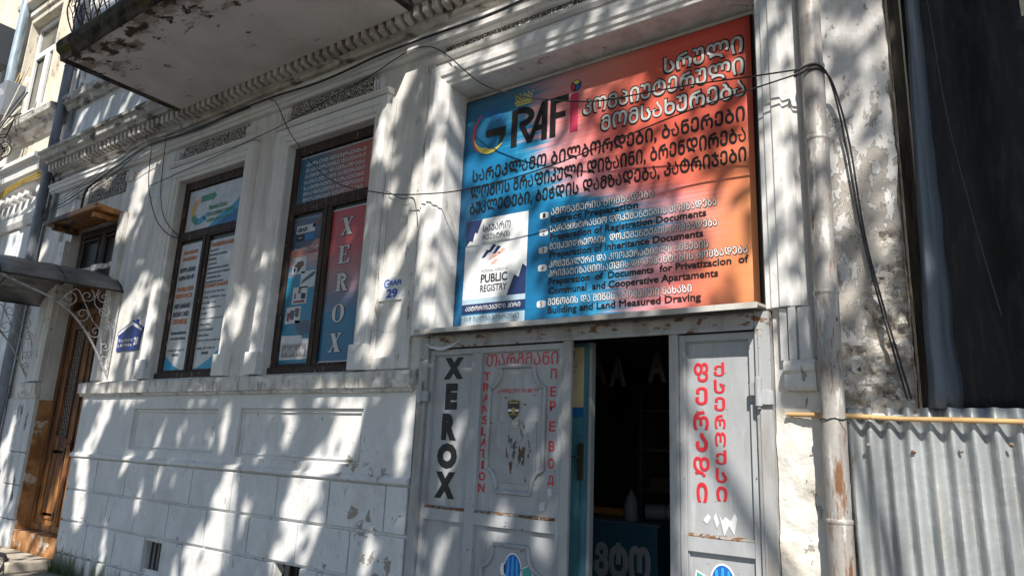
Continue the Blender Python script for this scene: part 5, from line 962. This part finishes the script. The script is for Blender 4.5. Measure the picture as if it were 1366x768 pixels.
for i in range(nx):
    for k in range(nz):
        def q(a, c):
            x = -.31 + 2.1 * a / nx; z = 1.99 + 4.2 * c / nz; xx = x + (.20 if z > 4.2 else 0) * 0
            return (xx, .10 + .10 * min(1, (x + .31) * 3) + .035 * math.sin(x * 17 + z * .8) * (.3 + .7 * noise.noise(Vector((x, z * .4, 2)))) + .03 * noise.noise(Vector((x * 3, z * 1.2, 7))), z)
        xm, zm = -.31 + 2.1 * (i + .5) / nx, 1.99 + 4.2 * (k + .5) / nz
        if xm > .275 + max(0, (4.55 - zm) * .12) and zm > 4.15: continue
        b.quad(q(i, k), q(i + 1, k), q(i + 1, k + 1), q(i, k + 1))
o = b.build('tarpaulin', tarp_m, smooth=True, weld=True); md = o.modifiers.new('thick', 'SOLIDIFY'); md.thickness = .003; tag(o, 'black tarpaulin hanging above the corrugated fence', 'tarpaulin')

b = MB(); b.tube(spline([(-.21, .03, 5.2), (-.165, .05, 4.4), (-.13, .06, 3.7), (-.05, .08, 3.0), (.02, .09, 2.5)], 8), .004, 6); tag(b.build('rope', ink('dark_rope', (.045, .043, .04))), 'thin dark rope slanting down across the black tarpaulin', 'rope')

# ================================================================== CABLES
def cable(pts, r, mat, label, name='cable', group='cables strung along the facade'):
    b = MB(); b.tube([p_ + Vector((0, .25, 1)) * (.006 * noise.noise(p_ * 3.1)) for p_ in spline(pts, 10)], r, 6); o = b.build(name, mat, smooth=True); tag(o, label, 'cable', group); return o
cable([(-2.85, -.16, 5.42), (-3.4, -.14, 5.40), (-4.6, -.15, 5.43), (-5.6, -.14, 5.40), (-6.77, -.15, 5.44), (-7.9, -.13, 5.43), (-9.1, -.14, 5.46)], .013, cable_m, 'thick black cable clipped along the moulding under the dentils')
cable([(-2.85, -.16, 5.425), (-2.95, -.20, 5.39), (-2.9, -.22, 5.34)], .014, cable_m, 'frayed black cable end at the top of the banner bay')
for k, (dz, r) in enumerate(((.0, .009), (.05, .005), (-.06, .006), (.10, .004))):
    cable([(-6.9, -.12 - .015 * k, 5.445), (-8.0, -.13, 5.43 + dz * .4), (-9.1, -.15 - .02 * k, 5.45 + dz), (-9.9, -.16, 5.30 + dz * 1.6), (-10.7, -.15, 5.16 + dz * 1.3), (-11.5, -.12, 5.07 + dz), (-12.25, -.10, 5.04 + dz * .5)], r, cable_m, ['thickest strand', 'upper thin strand', 'lowest strand', 'topmost thin strand'][k] + ' of the cable bundle sagging left of the left window')
cable([(-10.3, -.15, 5.22), (-10.62, -.18, 5.10), (-10.72, -.17, 4.86), (-10.70, -.14, 4.64)], .016, cable_m, 'black hose dropping onto the orange rain board')
cable([(-10.25, -.14, 5.20), (-10.50, -.16, 5.08), (-10.62, -.15, 4.84), (-10.66, -.13, 4.66)], .007, cable_w, 'thin pale cord dropping onto the orange rain board')
cable([(-9.05, -.13, 5.46), (-9.02, -.12, 5.05), (-8.92, -.11, 4.72), (-8.66, -.10, 4.35), (-8.43, -.05, 4.14), (-8.33, .06, 4.10)], .006, cable_m, 'outer black loop of wire drooping to the left window frame')
cable([(-8.70, -.13, 5.45), (-8.68, -.12, 5.0), (-8.60, -.12, 4.62), (-8.46, -.08, 4.30), (-8.33, .06, 4.12)], .005, cable_m, 'inner black loop of wire drooping to the left window frame')
cable([(-6.77, -.14, 5.44), (-6.42, -.14, 5.38), (-6.0, -.14, 4.85), (-5.36, -.14, 4.26), (-4.6, -.14, 3.96), (-3.9, -.13, 3.83), (-3.3, -.13, 3.80), (-2.6, -.13, 3.86), (-1.7, -.14, 4.0), (-.88, -.19, 4.055)], .0055, cable_m, 'long black cable sagging from the moulding across window and banner to the drainpipe')
cable([(-9.0, -.11, 4.86), (-7.6, -.11, 4.95), (-6.2, -.10, 5.08), (-5.0, -.10, 5.26), (-4.17, -.10, 5.36), (-3.38, -.13, 4.70), (-2.5, -.14, 4.32), (-1.7, -.15, 4.21), (-.88, -.19, 4.085)], .0055, cable_m, 'black cable sagging over the banner heading to the drainpipe')
for k, lab in enumerate(('left strand', 'right strand')):
    cable([(-.90, -.19, 4.07 - .03 * k), (-.80, -.208, 4.085 - .03 * k), (-.735, -.17, 4.06 - .02 * k), (-.70 + .01 * k, -.09, 3.95), (-.655 + .02 * k, -.05, 3.6), (-.60 + .012 * k, -.045, 3.0), (-.53 + .014 * k, -.05, 2.55), (-.44 + .02 * k, -.05, 2.05)], .0065, cable_m, lab + ' of black cable hanging down the peeling wall right of the drainpipe')
cable([(-4.62, -.035, 4.02), (-4.40, -.04, 3.90), (-4.25, -.04, 3.88), (-4.18, -.05, 3.72), (-4.16, -.05, 3.60)], .004, cable_m, 'short thin wire stub on the plaster above the house number plate')
for k in range(3): cable([(-12.36, -.15, 5.66 + .05 * k), (-13.0, -.30, 5.52 + .04 * k), (-13.9, -.34, 5.30 + .05 * k), (-15.2, -.35, 5.15)], .014, cable_y, ['lowest', 'middle', 'highest'][k] + ' yellow cable running along the beige house')
for k in range(16):
    x = -13.5 - rnd.random() * 1.0; z = 4.6 + rnd.random() * .3
    cable([(x, -.25, 7.0 + rnd.random()), (x - .1 * rnd.random(), -.38 - .2 * rnd.random(), 6.4 + .3 * rnd.random()), (x - .25 * rnd.random(), -.45 - .3 * rnd.random(), 5.8 + .3 * rnd.random()), (x - .3, -.4, z)], rnd.choice((.008, .012, .018)), rnd.choice((cable_w, cable_w, cable_m, bamboo_m)), 'loose wire in the tangle hanging on the beige house', group='tangled wires on the beige house')
for k in range(7):
    x = -13.9 + .06 * k; cable(curl((x, -.42, 6.35 + .12 * math.sin(k * 2)), (.8, .6), .22, 1, 1.6), .011, (cable_m, cable_w)[k % 2], 'coiled wire loop in the tangle on the beige house', group='coiled loops in the wire tangle')
g = thing('meter_box', 'grey metal meter box among the wires on the beige house', 'box', (-14.0, -.35, 6.95)); b = MB(); b.box(-14.35, -13.80, -.50, -.2, 6.95, 7.62); b.build('case', ink('box_grey', (.22, .24, .27)), g, bevel=.01); b = MB(); b.box(-13.93, -13.85, -.506, -.5005, 7.34, 7.44); b.box(-14.3, -13.97, -.506, -.5005, 7.0, 7.5); b.build('label', PAPER, g)
g = thing('air_conditioner', 'dark air conditioner unit at the top left beside the pale blue drainpipe', 'air conditioner', (-15.2, -.5, 8.4)); b = MB(); b.box(-16.0, -14.95, -.62, -.2, 8.35, 9.15); b.build('case', ink('unit_dark', (.06, .065, .075)), g, bevel=.015)
b = MB()
for q in range(5): b.tube([(-15.45 + (.08 + .06 * q) * math.cos(a * PI / 12), -.63, 8.75 + (.08 + .06 * q) * math.sin(a * PI / 12)) for a in range(25)], .006, 5)
b.build('grille', steel, g)
b = MB(); b.tube(spline([(-12.2, -.42, .10), (-11.6, -.5, .33), (-11.3, -.45, .40), (-11.05, -.40, .38)], 6), .028, 10); tag(b.build('handrail_end', ink('rail_pale', (.60, .60, .58)), smooth=True), 'pale bent pipe end by the door step', 'pipe')
b = MB(); b.tube(spline([(-12.0, -.75, .03), (-11.0, -.62, .05), (-10.5, -.45, .16), (-10.1, -.5, .15), (-9.9, -.62, .04), (-9.6, -.9, .03)], 8), .022, 8); tag(b.build('hose', cable_m, smooth=True), 'black hose lying over the entrance slab', 'hose')

b = MB()
for k in range(90):
    x = -9.85 + abs(rnd.gauss(0, .4)); y = -.075 - abs(rnd.gauss(0, .035)); h = rnd.uniform(.05, .19); a = rnd.uniform(-.06, .06); q = rnd.uniform(.004, .010)
    b.add([(x - q, y, 0), (x + q, y, 0), (x + a * .6 + q * .8, y - .02, h * .6), (x + a, y - .05, h), (x + a * .6 - q * .8, y - .02, h * .6)], [(0, 1, 2, 4), (4, 2, 3)])
wo_ = b.build('weeds', leaf_m, recalc=False); tag(wo_, 'small green weeds growing at the foot of the white wall beside the entrance slab', 'weeds'); wo_['kind'] = 'stuff'

# ================================================================== STREET TREES (they shade the facade; gaps in the crowns let the sun through)
GAPS = [(-9.21,1.89,-9.62,1.3,0.3),(-9.58,1.3,-9.45,0.6,0.35),(-8.44,1.38,-8.62,1.17,0.16),(-9.42,1.84,-9.41,1.38,0.11),(-7.96,1.68,-8.03,1.37,0.12),(-7.78,1.28,-7.81,1.05,0.12),(-7.53,1.82,-7.57,1.63,0.15),(-6.97,1.71,-6.96,1.63,0.16),(-6.66,1.86,-6.68,1.55,0.17),(-8.15,0.99,-8.17,0.76,0.13),(-7.46,1.26,-7.48,1.07,0.09),(-5.67,1.95,-5.71,1.66,0.17),(-6.04,1.57,-6.09,1.42,0.12),(-4.85,1.91,-4.87,1.66,0.41),(-4.91,1.63,-5.13,1.46,0.44),(-5.17,1.46,-5.47,0.98,0.4),(-6.45,1.25,-6.66,0.91,0.23),(-6.32,0.9,-6.59,0.6,0.5),(-6.57,0.54,-7.04,0.25,0.57),(-5.38,0.8,-5.61,0.54,0.25),(-5.06,0.89,-5.24,0.64,0.25),(-5.18,0.54,-5.22,0.49,0.15),(-4.09,1.95,-4.18,1.5,0.16),(-4.42,0.83,-4.5,0.6,0.18),(-4.82,1.58,-4.72,1.69,0.1),(-7.21,1.74,-7.24,1.66,0.11),(-8.71,0.51,-8.78,0.3,0.11),(-8.69,0.24,-8.77,0.07,0.13),(-9.83,2.06,-8.31,2.04,0.15),(-7.71,2.04,-6.89,2.04,0.08),(-5.4,2.02,-4.22,2.02,0.09),(-9.09,5.31,-9.41,4.78,0.23),(-9.4,4.73,-9.74,4.25,0.27),(-8.9,3.55,-9.33,3.05,0.4),(-9.34,2.97,-9.44,2.33,0.37),(-8.89,3.02,-8.95,2.39,0.18),(-6.73,3.16,-6.8,2.85,0.25),(-6.99,2.9,-7.02,2.45,0.16),(-6.57,3.99,-6.61,3.67,0.06),(-6.24,3.59,-6.43,3.34,0.13),(-4.7,4.43,-4.85,4.3,0.24),(-4.22,4.14,-4.27,3.64,0.21),(-4.26,3.61,-4.56,3.26,0.27),(-4.53,3.2,-4.78,2.75,0.22),(-4.33,2.95,-4.57,2.37,0.17),(-4.45,2.5,-4.65,2.34,0.14),(-4.05,3.72,-4.01,2.7,0.07),(-3.89,3.18,-3.9,2.69,0.06),(-4.55,4.08,-4.63,3.88,0.11),(-4.64,2.57,-4.73,2.37,0.11),(-8.54,3.39,-8.52,2.61,0.17),(-8.64,2.77,-8.68,2.31,0.27),(-6.3,3.37,-6.31,2.9,0.1),(-6.39,2.91,-6.42,2.45,0.19),(-4.8,3.02,-4.84,2.44,0.08),(-4.81,4.26,-4.81,3.75,0.05),(-6.0,3.57,-6.13,3.11,0.13),(-5.04,4.47,-5.03,4.27,0.06),(-5.84,3.79,-5.88,3.66,0.07),(-7.41,3.35,-7.43,3.06,0.1),(-8.0,2.87,-8.01,2.64,0.12),(-4.43,5.4,-4.61,4.94,0.27),(-4.61,4.94,-4.74,4.56,0.22),(-4.37,5.9,-4.43,5.68,0.14),(-4.13,5.74,-4.28,5.54,0.15),(-4.7,5.72,-4.87,5.58,0.14),(-3.44,5.34,-3.51,5.26,0.16),(-3.07,5.32,-3.11,5.21,0.12),(-2.1,5.11,-2.17,5.1,0.07),(-4.05,4.9,-4.06,4.73,0.11),(-3.85,5.04,-3.05,4.93,0.04),(-2.8,4.93,-2.32,4.89,0.03),(-4.1,4.66,-4.14,3.95,0.07),(-4.11,3.86,-4.13,3.07,0.08),(-3.93,5.02,-3.94,4.59,0.14),(-3.9,4.32,-3.91,3.59,0.08),(-3.92,3.43,-3.9,2.92,0.06),(-3.14,4.63,-3.59,4.28,0.18),(-2.79,4.63,-3.03,4.33,0.19),(-3.03,4.29,-3.39,4.08,0.15),(-3.0,3.67,-3.51,3.12,0.22),(-3.54,3.51,-3.65,3.1,0.13),(-1.31,3.75,-1.47,3.46,0.14),(-1.35,3.44,-1.48,2.96,0.23),(-1.66,3.78,-1.86,3.61,0.07),(-1.79,3.4,-2.06,3.24,0.07),(-2.45,4.43,-2.69,4.22,0.12),(-1.54,3.18,-1.79,2.92,0.1),(-2.91,3.36,-2.97,3.01,0.09),(-1.33,4.71,-1.44,4.65,0.07),(-2.14,3.69,-2.35,3.37,0.07),(-11.57,6.82,-12.02,6.28,0.15),(-11.09,6.57,-11.35,6.23,0.12),(-10.76,6.77,-10.91,6.52,0.17),(-10.2,6.63,-10.54,6.21,0.16),(-9.86,6.42,-10.16,6.22,0.11),(-9.59,6.31,-9.8,6.23,0.1),(-12.09,7.61,-12.18,7.44,0.12),(-11.02,5.48,-11.13,5.4,0.24),(-10.51,5.51,-10.11,5.45,0.21),(-9.71,5.49,-9.52,5.45,0.14),(-10.08,5.36,-11.0,5.24,0.11),(-10.2,5.34,-10.4,5.22,0.15),(-9.06,5.29,-9.58,5.15,0.16),(-9.24,5.16,-9.44,5.07,0.21),(-9.53,4.99,-9.65,4.49,0.15),(-10.46,5.27,-10.97,5.23,0.32),(-9.47,4.83,-9.35,4.62,0.09),(-2.61,2.13,-2.62,1.8,0.04),(-2.66,2.08,-2.66,1.57,0.04),(-3.62,1.76,-3.74,1.17,0.11),(-3.87,1.16,-3.9,0.67,0.09),(-2.89,2.06,-2.93,1.77,0.08),(-3.11,1.22,-3.22,1.03,0.16),(-2.82,1.16,-2.76,0.99,0.17),(-3.66,0.99,-3.73,0.69,0.15),(-2.79,1.7,-2.83,1.43,0.07),(-3.53,1.94,-3.61,1.68,0.07),(-3.29,1.89,-3.31,1.54,0.04),(-1.05,3.99,-1.23,2.95,0.1),(-1.03,3.41,-1.09,2.5,0.06),(-0.6,4.36,-0.39,4.11,0.15),(-0.8,4.46,-0.78,3.92,0.05),(-0.89,3.04,-0.88,2.49,0.08),(-0.6,3.47,-0.75,3.02,0.08),(-0.74,3.96,-0.77,3.71,0.05),(-0.53,2.42,-0.69,1.96,0.09),(-0.32,2.96,-0.38,2.28,0.04),(-12.1,1.38,-11.84,0.55,0.37),(-11.94,1.81,-11.94,1.38,0.28),(-11.59,0.98,-11.52,0.58,0.22),(-11.68,3.36,-11.76,2.69,0.33),(-13.26,5.01,-13.38,4.51,0.63),(-12.17,4.48,-12.34,4.25,0.26),(-10.46,1.4,-10.72,0.7,0.28),(-10.39,1.6,-10.19,0.75,0.19)]
BUCK = {}
for g_ in GAPS:
    for q in range(int(math.floor((min(g_[0], g_[2]) - g_[4]) * 2)), int(math.floor((max(g_[0], g_[2]) + g_[4]) * 2)) + 1): BUCK.setdefault(q, []).append(g_)
def lit(X, Z):
    """how open the crowns are towards the sun as seen from the facade point (X, Z)"""
    if Z < (2.8 if X > -1.65 else 2.17) and -1.78 < X < -1.12: return 1
    if Z < 1.98 + .1 * noise.noise(Vector((X * 7, Z * 7, 2))) and X >= -1.15: return 1
    if Z < 1.0 and X > -2.0: return .8
    if X < -12.5 and Z > 5.2: return 1
    if X < -9.95 and -.9 < Z < .42: return .95
    if Z < -.35: return .45 if X > -8 else .7
    st = noise.noise(Vector(((X - .55 * Z) * 8, Z * 1.7, 1)))
    for x0, z0, x1, z1, w_ in BUCK.get(math.floor(X * 2), ()):
        dx, dz = x1 - x0, z1 - z0; L2 = dx * dx + dz * dz + 1e-6
        t = ((X - x0) * dx + (Z - z0) * dz) / L2; t = max(0, min(1, t)); px, pz = x0 + t * dx - X, z0 + t * dz - Z
        if math.sqrt(px * px + pz * pz) + .045 * st < w_ * .5: return .985
    if -4.1 < X < -.38 and Z > 2.3: return .80 + .22 * noise.noise(Vector(((X - .55 * Z) * 2.6, Z * .9, 9))) + .08 * st
    if st > .54 and 2.2 < Z < 5.4 and X < -.4: return .92
    return 0
trees = [(-10.5, 'broad leafy street tree at the kerb, left of the three', -8.6), (-4.2, 'broad leafy street tree at the kerb, middle of the three', -2.2), (1.8, 'broad leafy street tree at the kerb, right of the three', 4.6)]
LV = [[] for _ in trees]
for _ in range(118000):
    X = rnd.uniform(-15.0, 1.6); Z = rnd.uniform(-3.0, 8.6)
    if lit(X, Z) > rnd.random(): continue
    t = 6.8 + 1.2 * noise.noise(Vector((X * .35, Z * .35, 4))) + rnd.uniform(-.9, .9)
    P_ = Vector((X, 0, Z)) + SUN * t
    k = min(range(3), key=lambda i: abs(X - trees[i][0]) + .8 * noise.noise(Vector((X, Z, i))))
    n = Vector((rnd.gauss(0, .7) + .35, rnd.gauss(0, .7) - .6, rnd.gauss(0, .7) + .7)).normalized(); u = n.orthogonal().normalized(); u = (Matrix.Rotation(rnd.uniform(0, 6.28), 3, n) @ u); v_ = n.cross(u)
    a = rnd.uniform(.065, .105); c_ = a * rnd.uniform(.55, .75); LV[k].append((P_, u * a, v_ * c_, n * (.18 * a)))
for i, (xw, lab, tx) in enumerate(trees):
    g = thing('street_tree', lab, 'tree', (tx, -7.2, -.13), 'street trees along the kerb')
    b = MB()
    b.tube(spline([(tx, -7.2, -.13), (tx + .1, -7.2, 2.8), (tx - .08, -7.1, 5.4), (tx + .1, -7.0, 8.6)], 5), [.24 - .010 * k for k in range(16)], 12)
    for k in range(7):
        an = k * 2.4; zb = 5.4 + .32 * k; ex = tx + 2.6 * math.cos(an); ey = -6.9 + .9 * math.sin(an)
        b.tube(spline([(tx, -7.1, zb), (tx + (ex - tx) * .5, (ey - 7.1) / 2, zb + 1.6), (ex, ey, zb + 3.8)], 5), [.09 - .0072 * j for j in range(11)], 8)
    b.build('trunk', bark, g, smooth=True)
    c = MB()
    for P_, u, v_, nn2 in LV[i]: c.add([P_ - u, P_ - v_ * .8 + nn2, P_ + u, P_ + v_ + nn2], [(0, 1, 2, 3)])
    c.build('crown', leaf_m, g, recalc=False)
